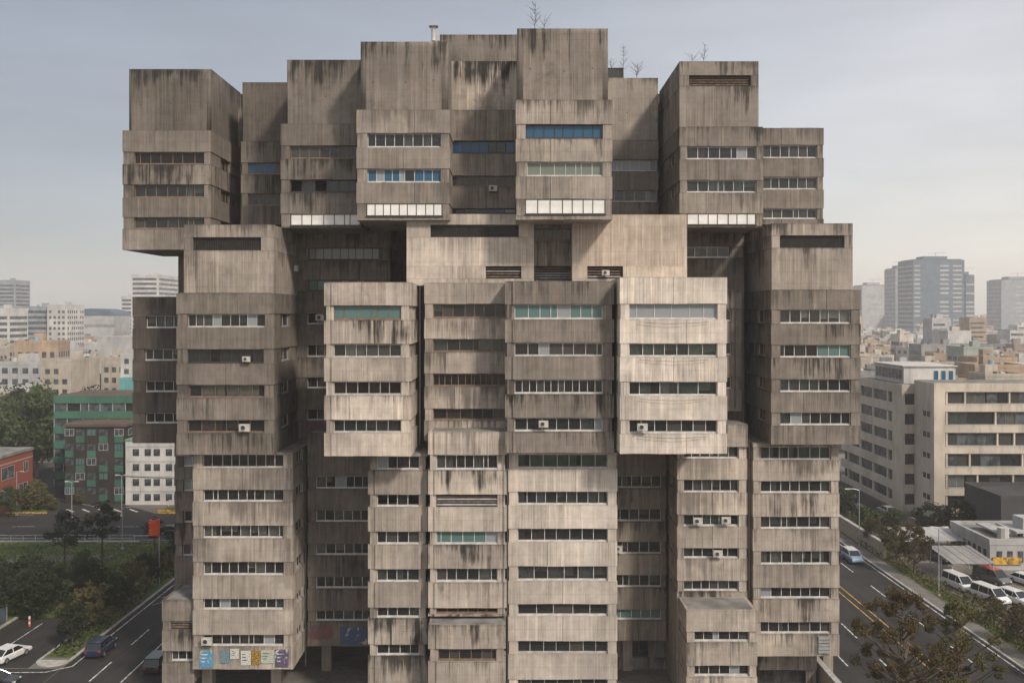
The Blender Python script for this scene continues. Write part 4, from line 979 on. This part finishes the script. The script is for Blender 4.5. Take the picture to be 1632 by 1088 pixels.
while D < 700:
    sp = 11 + D * .007
    for (pa, pb, sidew) in ((-40, 300, 'left'), (1325, 1690, 'right')):
        X = WX(pa, D) + random.uniform(0, sp)
        while X < WX(pb, D):
            Dd = D + random.uniform(-5, 5)
            ok = not any(a - 7 < X < b + 7 and c - 12 < Dd < d + 3 for a, b, c, d in RESERVED)
            if ok and cnt < 296 and random.random() < .93:
                i = random.randrange(len(arch)); word, hh, root = arch[i]
                if i in used: o = copy_tree(root)
                else: o = root; used.add(i)
                o.location = (X, yD(Dd), 0); o.rotation_euler = (0, 0, random.gauss(0, .12)); s = random.uniform(.85, 1.2); o.scale = (s, s, s * random.uniform(.8, 1.25))
                o['label'] = f"{word} in the {'nearer' if D < 360 else 'middle' if D < 620 else 'far'} city {sidew} of the concrete building"
                o['group'] = f"{word} in the {'nearer' if D < 360 else 'middle' if D < 620 else 'far'} city {sidew}"; cnt += 1
            X += sp * random.uniform(.8, 1.35)
    D += 9.5 + D * .016
for i, (word, hh, root) in enumerate(arch):
    if i not in used:
        for ch in list(root.children): bpy.data.objects.remove(ch)
        bpy.data.objects.remove(root)
m = MB(); mats = ['wall_pale', 'wall_grey', 'wall_cream', 'tower_grey', 'wall_white', 'wall_tan', 'wall_rose', 'roof_grey', 'roof_pale', 'glass_far']
for k in range(4200):
    D = 560 + 2300 * random.random() ** 1.7; X = random.choice([random.uniform(-.62, -.34), random.uniform(.33, .62), random.uniform(-.62, .62)]) * D; w_, h_ = random.uniform(4, 9), random.choice([6, 8, 10, 12, 14, 18]) * (1.9 if random.random() < .05 else 1)
    d__ = random.uniform(8, 16); mi = random.randrange(7)
    m.box(X - w_, X + w_, yD(D), yD(D) + d__, 0, h_, mi); m.box(X - w_ + .5, X + w_ - .5, yD(D) + .5, yD(D) + d__ - .5, h_, h_ + .3, 7 + k % 2)
    if k % 2: m.box(X - w_ * .3, X + w_ * .4, yD(D) + 3, yD(D) + 6, h_, h_ + 2.6, mi)
    for q in range(int(h_ / 3.2)):
        if D < 1300: m.box(X - w_ * .85, X + w_ * (.2 + .65 * random.random()), yD(D) - .1, yD(D) + .05, q * 3.2 + 1, q * 3.2 + 2.3, 9)
tag(m.build('distant_city', [M[k] for k in mats]), 'far-off mass of pale city blocks fading into haze', 'city', kind='stuff')
m = MB(); ridge = [(x, yD(3150) + 40 * math.sin(x / 300), 42 + 30 * math.sin(x / 410) + 16 * math.sin(x / 173 + 1)) for x in range(-2500, 2501, 50)]
for a, b in zip(ridge[:-1], ridge[1:]):
    m.quad([(a[0], a[1] - 200, -.5), (b[0], b[1] - 200, -.5), b, a]); m.quad([a, b, (b[0], b[1] + 200, -.5), (a[0], a[1] + 200, -.5)])
tag(m.build('hills', M['leaf_dark']), kind='structure')

# ------------------------------------------------------------------ trees
def leaf_mesh(name, pts, size, mat):
    n = len(pts); a = RNG.normal(size=(n, 3)); a /= np.linalg.norm(a, axis=1)[:, None]
    b = RNG.normal(size=(n, 3)); b -= (b * a).sum(1)[:, None] * a; b /= np.linalg.norm(b, axis=1)[:, None]
    s = size * RNG.uniform(.55, 1.3, n)[:, None]
    v = np.stack([pts - a * s, pts - b * s * .55, pts + a * s, pts + b * s * .55], 1).reshape(-1, 3)
    me = bpy.data.meshes.new(name); me.vertices.add(4 * n); me.vertices.foreach_set('co', v.astype(np.float32).ravel())
    me.loops.add(4 * n); me.loops.foreach_set('vertex_index', np.arange(4 * n, dtype=np.int32))
    me.polygons.add(n); me.polygons.foreach_set('loop_start', np.arange(0, 4 * n, 4, dtype=np.int32))
    me.update(calc_edges=True); me.validate(); me.materials.append(mat); return me
def make_tree(name, h, cw, nclump, nleaf, lsize, leaf, trunk_frac=.3, gap=1.0):
    r = empty(name); th = h * trunk_frac; m = MB()
    lean = random.uniform(-.05, .05) * h
    top = Vector((lean, 0, h * .85)); pts = [Vector((0, 0, -.1)), Vector((lean * .2, 0, th * .6)), Vector((lean * .5, .1, th * 1.4)), top]
    m.tube(pts, .022 * h + .05, 8, r2=.02)
    cl = []
    for i in range(nclump):
        t_ = (i + .5) / nclump; z = th + (h - th) * (.08 + .92 * t_)
        prof = math.sin(math.pi * (.16 + .8 * t_)) ** .8; a = random.uniform(0, 6.283); rr = cw * prof * math.sqrt(random.uniform(.10, 1.25))
        c = Vector((lean * t_ + rr * math.cos(a), rr * math.sin(a), z)); cl.append(c)
        q = Vector((lean * t_ * .7, 0, max(th * .7, z - rr * .7))); mid = q.lerp(c, .5) + Vector((0, 0, -.06 * rr))
        m.tube([q, mid, c], .010 * h * (1.1 - t_ * .7), 5, r2=.012)
    m.build('trunk', M['bark'], r)
    P = []
    per = nleaf // nclump
    for c in cl:
        rad = cw * random.uniform(.20, .38) * gap; k = int(per * random.uniform(.6, 1.4))
        d = RNG.normal(size=(k, 3)); d /= np.linalg.norm(d, axis=1)[:, None]
        d *= (rad * RNG.uniform(.35, 1, k) ** .6)[:, None]; d[:, 2] *= .7
        d += np.array((random.gauss(0, .3), random.gauss(0, .3), random.gauss(0, .3))) * rad * (np.arange(k) % 3 == 0)[:, None] * 2.2; P.append(np.array(c) + d)
    o = bpy.data.objects.new('crown', leaf_mesh('crown', np.concatenate(P), lsize, M[leaf])); link(o, r)
    return r
def scatter(protos, spots, label_fn, group, smin=.85, smax=1.15):
    for i, (X, D, s) in enumerate(spots):
        k = i % len(protos); pr = protos[k]
        if not pr.get('used') : o = pr; o['used'] = 1
        else: o = copy_tree(pr)
        o.location = (X, yD(D), 0); o.rotation_euler = (0, 0, random.uniform(0, 6.28)); f = s * random.uniform(smin, smax); o.scale = (f, f, f * random.uniform(.92, 1.1))
        tag(o, label_fn(i), 'tree', group)
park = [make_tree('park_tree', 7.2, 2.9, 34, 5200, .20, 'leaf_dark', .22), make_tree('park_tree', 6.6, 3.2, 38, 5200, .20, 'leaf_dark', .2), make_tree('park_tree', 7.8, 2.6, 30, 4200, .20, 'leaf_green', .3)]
sp = []
for i in range(58):
    while True:
        X, D = random.uniform(-104, -51.5), random.uniform(101, 122)
        if D < 112.5 and X > -62: continue
        if all(abs(X - a) + abs(D - b) > 3.0 for a, b, _ in sp): break
    sp.append((X, D, random.uniform(.9, 1.15) if D < 113 else .74))
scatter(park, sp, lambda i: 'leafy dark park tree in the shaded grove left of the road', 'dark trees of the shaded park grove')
for o in park: del o['used']
isl = [make_tree('verge_tree', 5.6, 2.2, 28, 3600, .17, 'leaf_dark', .3), make_tree('verge_tree', 5.0, 2.3, 26, 3400, .17, 'leaf_olive', .3)]
scatter(isl, [(-49, 103.5, .8), (-49, 108, .95), (-48.7, 113, .9), (-49, 118.5, .9), (-48.9, 124.5, .7), (-49.1, 130.5, .6), (-48.8, 137, .95)], lambda i: ['low tree at the near tip of the planted island beside the left road', 'second tree from the near tip of the planted island', 'third tree from the near tip of the planted island', 'fourth tree from the near tip of the planted island', 'fifth tree from the near tip of the planted island', 'sixth tree along the planted island', 'last tree of the planted island towards the crossing'][i], 'trees on the planted island')
slim = [make_tree('street_tree', 8.2, 2.3, 26, 2600, .18, 'leaf_dark', .42)]
scatter(slim, [(-61.8, 140, 1.0), (-64.6, 134, 1.0), (-55.8, 145, .7)], lambda i: ['slim dark tree standing on the sunny lawn by the crossing', 'slim dark tree standing closest to the shaded grove', 'small slim tree by the guard rail'][i], 'slim trees on the lawn')
hill = [make_tree('grove_tree', 12.5, 5.2, 40, 4600, .34, 'leaf_green', .2), make_tree('grove_tree', 11, 5.0, 40, 4600, .34, 'leaf_dark', .2)]
sp = []
for i in range(26):
    while True:
        X, D = random.uniform(-150, -104), random.uniform(206, 278)
        if all(abs(X - a) + abs(D - b) > 6.5 for a, b, _ in sp): break
    sp.append((X, D, random.uniform(.8, 1.25)))
scatter(hill, sp, lambda i: 'broad green tree in the wooded patch behind the red brick building', 'trees of the wooded patch behind the brick building')
cor = [make_tree('corner_tree', 9.0, 3.2, 34, 4200, .24, 'leaf_green', .25), make_tree('corner_bush', 4.2, 2.6, 24, 2600, .2, 'leaf_olive', .12)]
scatter([cor[0]], [(-96, 163.5, 1.0), (-91.2, 169.0, .62)], lambda i: ['broad tree in front of the red brick building', 'small round tree at the brick building corner'][i], 'trees by the brick building')
scatter([cor[1]], [(-90.5, 176, 1.0), (-87.6, 175, .75), (-84, 181, .6)], lambda i: ['olive bush on the traffic corner by the brick building', 'lower olive bush at the tip of the traffic corner', 'small olive bush beside the curved side road'][i], 'bushes on the traffic corner')
verge = [make_tree('roadside_tree', 7.0, 2.3, 60, 9000, .11, 'leaf_olive', .3, .7), make_tree('roadside_tree', 6.6, 2.2, 56, 8000, .11, 'leaf_brown', .3, .7)]
names = ['first', 'second', 'third', 'fourth', 'fifth', 'sixth', 'seventh', 'eighth']
sp = [(57.0, 84, .95), (56.8, 91.5, .85), (57.2, 98, .8), (56.7, 104, .62), (57.1, 110, .5), (56.8, 131, .95), (57.2, 138, .75), (57, 146, .65)]
scatter(verge, sp, lambda i: names[i] + ' roadside tree counted from the camera on the right verge', 'trees on the right verge')
tall = [make_tree('brown_tree', 16.6, 3.8, 84, 25000, .085, 'leaf_brown', .45, .40), make_tree('brown_tree', 14.6, 3.1, 64, 17000, .085, 'leaf_olive', .42, .44)]
scatter(tall, [(29.0, 68, .95), (34.4, 71, .93)], lambda i: ['tall brown-leaved tree in front of the road at the lower right', 'slimmer brown-leaved tree right of the tall one at the lower right'][i], 'brown-leaved trees at the lower right', .98, 1.02)
base = [make_tree('garden_bush', 4.6, 3.0, 26, 3200, .22, 'leaf_dark', .12), make_tree('garden_bush', 4.2, 2.6, 26, 3200, .22, 'leaf_green', .12)]
sp = [(76.5, 158.5, 1.1), (80, 160.5, 1.0), (84.5, 159, 1.15), (88, 162, 1.0), (72, 160, .8), (67, 163, .7), (61.2, 150, .7), (60.2, 158, .8), (60.5, 168, .9), (62, 176, .9), (60.3, 184, .9), (63, 192, .9), (61.5, 200, 1)]
scatter(base, sp, lambda i: 'round dark bush along the foot of the beige office block' if i < 6 else 'dark bush along the walled side lane right of the road', 'dark bushes by the beige office')
# low planting under the grove
def ground_cover(name, label, boxes, dens, size, mat):
    P = []
    for (x0, x1, D0, D1, zz) in boxes:
        n = int((x1 - x0) * (D1 - D0) * dens); P.append(np.stack([RNG.uniform(x0, x1, n), RNG.uniform(yD(D0), yD(D1), n), RNG.uniform(.02, zz, n)], 1))
    o = bpy.data.objects.new(name, leaf_mesh(name, np.concatenate(P), size, M[mat])); link(o); tag(o, label, 'plants', kind='stuff')
ground_cover('undergrowth', 'dark low planting under the park trees', [(-116, -61, 98, 123, 1.3), (-60.4, -50.5, 113.5, 123, 1.2), (-50.3, -47.4, 100, 145, .7)], 7, .22, 'leaf_dark')
ground_cover('grass', 'short grass on the sunny lawns by the crossing', [(-116, -50.5, 123, 150, .14), (-66, -32, 172.8, 178, .14), (-138, -88, 172.8, 178, .2)], 22, .12, 'leaf_green')
ground_cover('verge_plants', 'brown and olive scrub along the right verge', [(55.7, 58.3, 60, 150, .9), (58.6, 61, 108, 122, .9)], 22, .2, 'leaf_olive')
for o in bpy.data.objects:
    if 'used' in o: del o['used']

# ------------------------------------------------------------------ vehicles
def paintmat(name, c):
    t = NT(name); b = t.bsdf(t.mix(t.ramp(t.noise(t.objc(), 1.2, 3), .4, .8), c, tuple(x * .8 for x in c)), .28, .5); b.inputs['Coat Weight'].default_value = .6; M[name] = t.mat
for nm, c in (('car_white', (.66, .66, .65)), ('car_blue', (.012, .022, .05)), ('car_black', (.014, .014, .016)), ('car_grey', (.10, .10, .105)), ('car_red', (.42, .045, .03)), ('car_silver', (.30, .31, .32)), ('car_pale_blue', (.20, .30, .42))): paintmat(nm, c)
simple('car_glass', (.012, .015, .018), .08, .6); simple('lamp_clear', (.6, .6, .58), .2, .5); simple('lamp_red', (.25, .01, .01), .3, .5)
def make_car(label, X, D, rz, paint, kind='sedan', roof=None, z=.02, grp='cars and vans near the roads'):
    r = empty('parked_' + ('van' if kind == 'van' else 'car') if D != 139 else 'road_car', (X, yD(D), z), rz); tag(r, label, 'van' if kind == 'van' else 'car', grp)
    if kind == 'sedan': L, Wd, bh, rh = 4.6, .9, .92, 1.44; cab = [(-1.95, .90), (-1.15, 1.40), (.35, 1.44), (1.25, .94)]; low = [(-2.3, .38, .80), (-2.1, .28, .92), (-1.9, .26, .94), (1.2, .26, .92), (2.05, .28, .78), (2.3, .36, .62)]
    elif kind == 'suv': L, Wd, bh, rh = 4.6, .94, 1.05, 1.70; cab = [(-2.2, 1.05), (-1.95, 1.62), (.35, 1.70), (1.15, 1.08)]; low = [(-2.3, .42, .95), (-2.22, .32, 1.06), (1.1, .32, 1.06), (2.1, .34, .94), (2.3, .42, .70)]
    else: L, Wd, bh, rh = 5.1, .97, 1.10, 1.95; cab = [(-2.5, 1.08), (-2.35, 1.88), (.9, 1.95), (1.85, 1.14)]; low = [(-2.55, .40, 1.0), (-2.48, .30, 1.10), (1.8, .30, 1.12), (2.4, .32, .90), (2.55, .42, .66)]
    m = MB(); rings = []
    for (x, zb, zt) in low:
        e = 1 if abs(x) < 2 else .93; w = Wd * e
        rings.append([(x, -w * .94, zb), (x, -w, zb + .14), (x, -w, zt - .12), (x, -w * .88, zt), (x, w * .88, zt), (x, w, zt - .12), (x, w, zb + .14), (x, w * .94, zb)])
    for a, b in zip(rings[:-1], rings[1:]):
        for k in range(8): m.quad([a[k], a[(k + 1) % 8], b[(k + 1) % 8], b[k]][::-1])
    m.quad(rings[0][::-1]); m.quad(rings[-1]); m.build('body', M[paint], r)
    tw = Wd * .76; bw = Wd * .90
    A = [(cab[0][0], cab[0][1], bw), (cab[1][0], cab[1][1], tw), (cab[2][0], cab[2][1], tw), (cab[3][0], cab[3][1], bw)]
    m = MB(); Lh = [(x, -w, z_) for x, z_, w in A]; Rh = [(x, w, z_) for x, z_, w in A]
    m.quad(Lh[::-1]); m.quad(Rh)
    for k in range(3): m.quad([Lh[k], Lh[k + 1], Rh[k + 1], Rh[k]][::-1])
    m.build('cabin_glass', M['car_glass'], r)
    m = MB(); e = .03; m.box(cab[1][0] - .04, cab[2][0] + .04, -tw - .02, tw + .02, cab[2][1] - .07, cab[2][1] + e); m.build('roof_panel', M[roof or paint], r)
    m = MB()
    for sgn in (-1, 1):
        for (p, q) in ((A[0], A[1]), (A[3], A[2])): m.tube([(p[0], sgn * p[2], p[1]), (q[0], sgn * q[2], q[1])], .055, 5)
        for f_ in ((.5,) if kind == 'sedan' else (.33, .68)):
            x = cab[0][0] * (1 - f_) + cab[3][0] * f_; m.tube([(x, sgn * bw, A[0][1]), (x, sgn * (tw + .01), cab[2][1] - .05)], .045, 5)
    m.build('pillars', M[paint], r)
    for sx in (-1, 1):
        for sy in (-1, 1):
            x = sx * L * .30; w_ = MB(); w_.tube([(x, sy * (Wd - .2), .33), (x, sy * (Wd + .01), .33)], .33, 14); wh = w_.build('wheel', M['rubber'], r)
            w_ = MB(); w_.tube([(x, sy * (Wd - .05), .33), (x, sy * (Wd + .025), .33)], .20, 10); w_.build('rim', M['rim_metal'], wh)
    for sy in (-1, 1):
        part_box(r, 'headlight', 'lamp_clear', L / 2 - .16, L / 2 - .02 + .03, sy * .50, sy * .78, low[-1][2] - .08, low[-1][2] + .05)
        part_box(r, 'tail_light', 'lamp_red', -L / 2 - .02, -L / 2 + .1, sy * .52, sy * .82, low[0][2] - .22, low[0][2] - .02)
        part_box(r, 'side_mirror', paint, cab[3][0] - .35, cab[3][0] - .15, sy * (Wd + .02), sy * (Wd + .2), bh, bh + .14)
    part_box(r, 'bumper', 'rubber', L / 2 - .1, L / 2 + .04, -Wd * .8, Wd * .8, .34, .46)
    return r
PI = math.pi
make_car('white saloon car in the side lane at the lower left edge', -53.9, 99.6, PI / 2 - .25, 'car_white')
make_car('dark blue car parked beside the planted island on the left road', -44.9, 101.5, PI / 2, 'car_blue', 'suv')
make_car('black car at the bottom left beside the crossing line', -51.5, 92.2, .1, 'car_black')
make_car('black car close to the lower left corner of the concrete building', -36.9, 97.0, PI / 2, 'car_black', 'suv')
make_car('blue car on the cross road behind the park trees', -70.5, 155, 0, 'car_blue', 'suv')
make_car('white and blue car driving down the right road', 51.0, 139, -PI / 2, 'car_pale_blue', 'suv', 'car_white')
make_car('white van parked first beside the right verge trees', 60.2, 125, -PI / 2 + .18, 'car_white', 'van')
make_car('white van parked in the middle of the right yard', 61.6, 119.5, -PI / 2 + .30, 'car_white', 'van')
make_car('white car parked beside the vans at the right edge', 64.4, 118.5, -PI / 2 + .35, 'car_white', 'suv')
make_car('dark grey van with red roof in the right yard', 66.2, 128, -PI / 2 + .35, 'car_grey', 'van', 'car_red')
YC = [(68.6, 118.5, 'silver car at the end of the front row in the right yard', 'car_silver', 'sedan'), (72.5, 119, 'black car beside the silver one in the right yard', 'car_black', 'suv'), (70.3, 127, 'white saloon behind the silver car in the right yard', 'car_white', 'sedan'), (62.5, 111, 'dark grey car nearest to the verge in the right yard', 'car_grey', 'sedan'), (66.2, 110.5, 'silver van standing nearest the camera in the right yard', 'car_silver', 'van'), (64.0, 139, 'dark blue car under the long canopy in the right yard', 'car_blue', 'sedan')]
for X, D, lb, pt, kd in YC: make_car(lb, X, D, -PI / 2 + random.uniform(.2, .4), pt, kd)
for i, (X, D) in enumerate(((64.2, 168), (64.6, 174), (65, 180), (69.5, 172))):
    make_car(['dark parked car nearest in the office side lane', 'second dark parked car in the office side lane', 'third dark parked car in the office side lane', 'silver car parked against the office rear wing'][i], X, D, PI / 2 + .1, ['car_black', 'car_grey', 'car_black', 'car_silver'][i])
for i, (X, D) in enumerate(((-30, 158), (-44, 165), (-95, 158), (-57, 156))):
    make_car(['silver car on the cross road close to the concrete building', 'white car on the far lane of the cross road', 'grey car on the cross road near the brick building', 'dark car on the cross road behind the orange sign'][i], X, D, 0 if D < 160 else PI, ['car_silver', 'car_white', 'car_grey', 'car_black'][i])

# ------------------------------------------------------------------ street furniture
def lamp(X, D, h, label, arm=1.6, side=-1, double=False):
    r = empty('street_lamp', (X, yD(D), 0)); tag(r, label, 'street lamp', 'street lamps')
    m = MB(); m.tube([(0, 0, 0), (0, 0, h)], .10, 8, r2=.055); m.build('pole', M['galvanised'], r)
    for s in ((side, -side) if double else (side,)):
        m = MB(); m.tube([(0, 0, h - .1), (s * arm * .5, 0, h + .12), (s * arm, 0, h + .1)], .045, 6); m.build('arm', M['galvanised'], r)
        m = MB(); m.box(s * arm - .35, s * arm + .35, -.14, .14, h + .03, h + .16); m.build('lamp_head', M['wall_white'], r)
    part_box(r, 'base', 'kerb', -.2, .2, -.2, .2, 0, .25)
lamp(55.0, 147, 9.2, 'tall street lamp by the stone wall right of the concrete building', 1.9)
lamp(56.1, 122, 8.9, 'street lamp between the right verge trees', .9, -1, True)
lamp(-79.7, 168, 6.6, 'street lamp in front of the curved side road', .9, -1, True)
lamp(-71.5, 170, 7.4, 'street lamp on the verge in front of the white house', .8, -1, True)
lamp(-91, 170.5, 8.0, 'street lamp beside the red brick building', 1.0, 1)
lamp(-130, 247, 9.5, 'distant street lamp beside the wooded patch', .8, -1, True)
lamp(-61.3, 146, 6.5, 'street lamp on the lawn beside the slim trees', 1.0, 1)
def utility_pole(X, D, h, label):
    r = empty('utility_pole', (X, yD(D), 0)); tag(r, label, 'pole', 'utility poles')
    for s in (-.45, .45):
        m = MB(); m.tube([(s, 0, 0), (s, 0, h)], .16, 8, r2=.11); m.build('post', M['wall_beige'], r)
    for z in (h - .4, h - 1.3, h * .25): part_box(r, 'crossarm', 'wall_pale', -1.5, 1.5, -.08, .08, z - .07, z + .07)
    for x in (-1.3, -.8, .8, 1.3):
        m = MB(); m.tube([(x, 0, h - .33), (x, 0, h)], .06, 6); m.build('insulator', M['wall_white'], r)
utility_pole(-81.6, 183, 9.8, 'pale double utility pole in front of the dark brown house')
for i, (a, b, lb) in enumerate((((-81.6, 183, 9.6), (-130, 247, 9.3), 'sagging overhead wires running from the double pole to the wooded patch'), ((-81.6, 183, 9.6), (-71.5, 170, 7.3), 'overhead wires between the double pole and the lamp before the white house'), ((-71.5, 170, 7.3), (-38, 172, 8.5), 'overhead wires in front of the white house'))):
    r = empty('overhead_wires', (a[0], yD(a[1]), 0)); tag(r, lb, 'wires')
    for q in (-.5, 0, .5):
        m = MB(); m.tube([((b[0] - a[0]) * k / 10, (b[1] - a[1]) * k / 10 + q, a[2] + (b[2] - a[2]) * k / 10 - 1.1 * math.sin(math.pi * k / 10)) for k in range(11)], .03, 4); m.build('wire', M['dark_metal'], r)
r = empty('orange_sign_mast', (-47.9, yD(126), 0)); tag(r, 'tall grey mast carrying an orange-red box sign above the left road', 'sign')
m = MB(); m.tube([(0, 0, 0), (0, 0, 7.0)], .1, 8, r2=.07); m.build('pole', M['galvanised'], r)
m = MB(); m.tube([(0, 0, 6.9), (-1.2, 0, 6.95), (-3.6, 0, 6.9)], .05, 6); m.build('arm', M['galvanised'], r)
m = MB(); m.prism([(-1.15, -.55), (-.1, -.55), (.05, 0), (-.1, .5), (-1.15, .5), (-1.3, 0)], 7.0, 9.1); o = m.build('box_sign', M['orange_panel'], r)
for i in range(4): part_box(r, 'rib', 'orange_panel', -1.2, -.05, -.6, -.551, 7.15 + i * .5, 7.4 + i * .5)
part_box(r, 'cap', 'dark_metal', -.9, -.35, -.3, .3, 9.1, 9.3)
r = empty('delineator', (-57.2, yD(110), 0)); tag(r, 'red and white delineator post at the lane edge beside the barrier', 'post')
for i in range(4): m = MB(); m.tube([(0, 0, .3 * i), (0, 0, .3 * i + .3)], .13, 8); m.build('band', M['orange_panel' if i % 2 == 0 else 'paint_white'], r)
# barrier of bluish panels beside the lane
r = empty('noise_barrier', (-60.9, yD(104), 0)); tag(r, 'grey-blue panel barrier along the shaded lane at the lower left', 'barrier')
for i in range(4):
    part_box(r, 'post', 'galvanised', -.08, .08, i * 2.6 - .06, i * 2.6 + .06, 0, 2.0)
    if i < 3: part_box(r, 'panel', 'tower_blue', -.03, .03, i * 2.6 + .07, i * 2.6 + 2.53, .1, 1.9)
def railing(x0, x1, D, h, label, mat='galvanised', name='guard_rail'):
    r = empty(name, (x0, yD(D), 0)); tag(r, label, 'railing', 'road railings'); L = x1 - x0; n = int(L / 2)
    for i in range(n + 1): part_box(r, 'post', mat, L * i / n - .05, L * i / n + .05, -.05, .05, 0, h)
    for z in (h * .45, h - .08): part_box(r, 'rail', mat, 0, L, -.09, -.05, z, z + .14)
railing(-118, -61.5, 151.2, 1.0, 'long metal guard rail between the lawn and the cross road')
railing(-66, -32, 178.5, 1.2, 'pale railing below the white house', 'wall_beige')
railing(-66, -32, 172.9, .5, 'low yellow railing along the far kerb of the cross road', 'paint_yellow')
r = empty('median_hedge', (-95, yD(161.6), 0))
bpy.data.objects.remove(r)
# right stone wall and low walls, with coping stones
r = empty('stone_wall', (56.0, yD(140), 0)); tag(r, 'tan stone retaining wall along the right road', 'wall')
part_box(r, 'wall', 'stone_wall', 0, .5, 0, 60, 0, 2.3)
for i in range(30): part_box(r, 'coping_stone', 'kerb', -.06, .56, 2 * i + .02, 2 * i + 1.98, 2.3, 2.45 + .02 * (i % 2))
r = empty('low_wall', (31.0, yD(88), 0)); tag(r, 'low pale stone wall at the foot of the concrete building by the road', 'wall')
part_box(r, 'wall', 'stone_wall', -.25, .25, 0, 14, .1, 1.9)
for i in range(7): part_box(r, 'coping_stone', 'kerb', -.3, .3, 2 * i + .02, 2 * i + 1.98, 1.9, 2.05)
# canopies and sheds in the yard
def canopy(X0, X1, D0, D1, h, label, roofm='wall_white', pitch=.5, n=5):
    r = empty('canopy', ((X0 + X1) / 2, yD(D0), 0)); tag(r, label, 'canopy', 'canopies in the right yard'); w, d = (X1 - X0) / 2, D1 - D0
    for sx in (-1, 1):
        for sy in (0.05, .5, .95): part_box(r, 'post', 'galvanised', sx * (w - .2) - .06, sx * (w - .2) + .06, d * sy - .06, d * sy + .06, 0, h)
    for i in range(n):
        m = MB(); a, b = -w + 2 * w * i / n + .03, -w + 2 * w * (i + 1) / n - .03; z = random.uniform(0, .08)
        m.quad([(a, 0, h + z), (b, 0, h + z), (b, d, h + pitch + z), (a, d, h + pitch + z)]); m.quad([(a, 0, h + z - .06), (a, d, h + pitch + z - .06), (b, d, h + pitch + z - .06), (b, 0, h + z - .06)])
        m.quad([(a, 0, h + z - .06), (b, 0, h + z - .06), (b, 0, h + z), (a, 0, h + z)]); m.build('roof_sheet', M[roofm], r)
canopy(59.5, 69.5, 141, 148, 2.5, 'long white canopy roof in the yard behind the right verge', 'wall_pale', .5, 9)
canopy(60.5, 66.5, 127.5, 135, 2.7, 'grey sheet canopy above the parked vans', 'wall_grey', .6, 9)
box_building('striped_kiosk', 'low white kiosk with rows of windows and yellow sign in the right yard', 69, 84, 134, 146, 3.9, 'wall_pale', 'roof_grey', 3.6, 1.5, wfrac=.5, hfrac=.45)
KI = bpy.data.objects['striped_kiosk']
part_box(KI, 'sign_board', 'paint_yellow', -7.2, -3, -.25, -.1, .9, 1.9)
for i in range(4): part_box(KI, 'skylight', 'wall_pale', -5 + 3 * i, -3 + 3 * i, 3, 9, 4.6, 4.85)
box_building('dark_roof_hall', 'low hall with dark roof in front of the beige office block', 78, 118, 148, 160, 7.4, 'roof_dark', 'roof_dark', 3.6, sides='', clutter=True)
r = empty('blue_lid_container', (55.9, yD(102), 0)); bpy.data.objects.remove(r)
r = empty('covered_skip', (61.0, yD(105), .02)); tag(r, 'white container with glossy blue cover at the lower right edge', 'container')
m = MB(); m.prism([(-2.6, -1.2), (2.6, -1.2), (2.6, 1.2), (-2.6, 1.2)], 0, 1.7); m.build('tub', M['wall_white'], r)
m = MB(); m.box(-2.65, 2.65, -1.25, 1.25, 1.7, 1.82); m.build('rim', M['wall_white'], r)
part_box(r, 'cover', 'roof_blue', -2.45, 2.45, -1.05, 1.05, 1.82, 1.9)

# ------------------------------------------------------------------ haze
m = MB(); m.box(-2650, 2650, -420, 3700, -1.5, 150); hz = m.build('haze', []) if False else None
me = bpy.data.meshes.new('haze'); me.from_pydata(m.v, [], m.f); me.update()
bm = bmesh.new(); bm.from_mesh(me); bmesh.ops.remove_doubles(bm, verts=bm.verts, dist=.01); bmesh.ops.recalc_face_normals(bm, faces=bm.faces); bm.to_mesh(me); bm.free()
hz = bpy.data.objects.new('haze', me); link(hz)
t = NT('haze_air'); pv = t.n('ShaderNodeVolumePrincipled'); pv.inputs['Color'].default_value = (.96, .955, .95, 1); pv.inputs['Density'].default_value = .00029
pv.inputs['Anisotropy'].default_value = .1; t.t.links.new(pv.outputs[0], t.out.inputs['Volume']); me.materials.append(t.mat)
tag(hz, 'pale city haze hanging over the whole view', 'haze', kind='stuff')
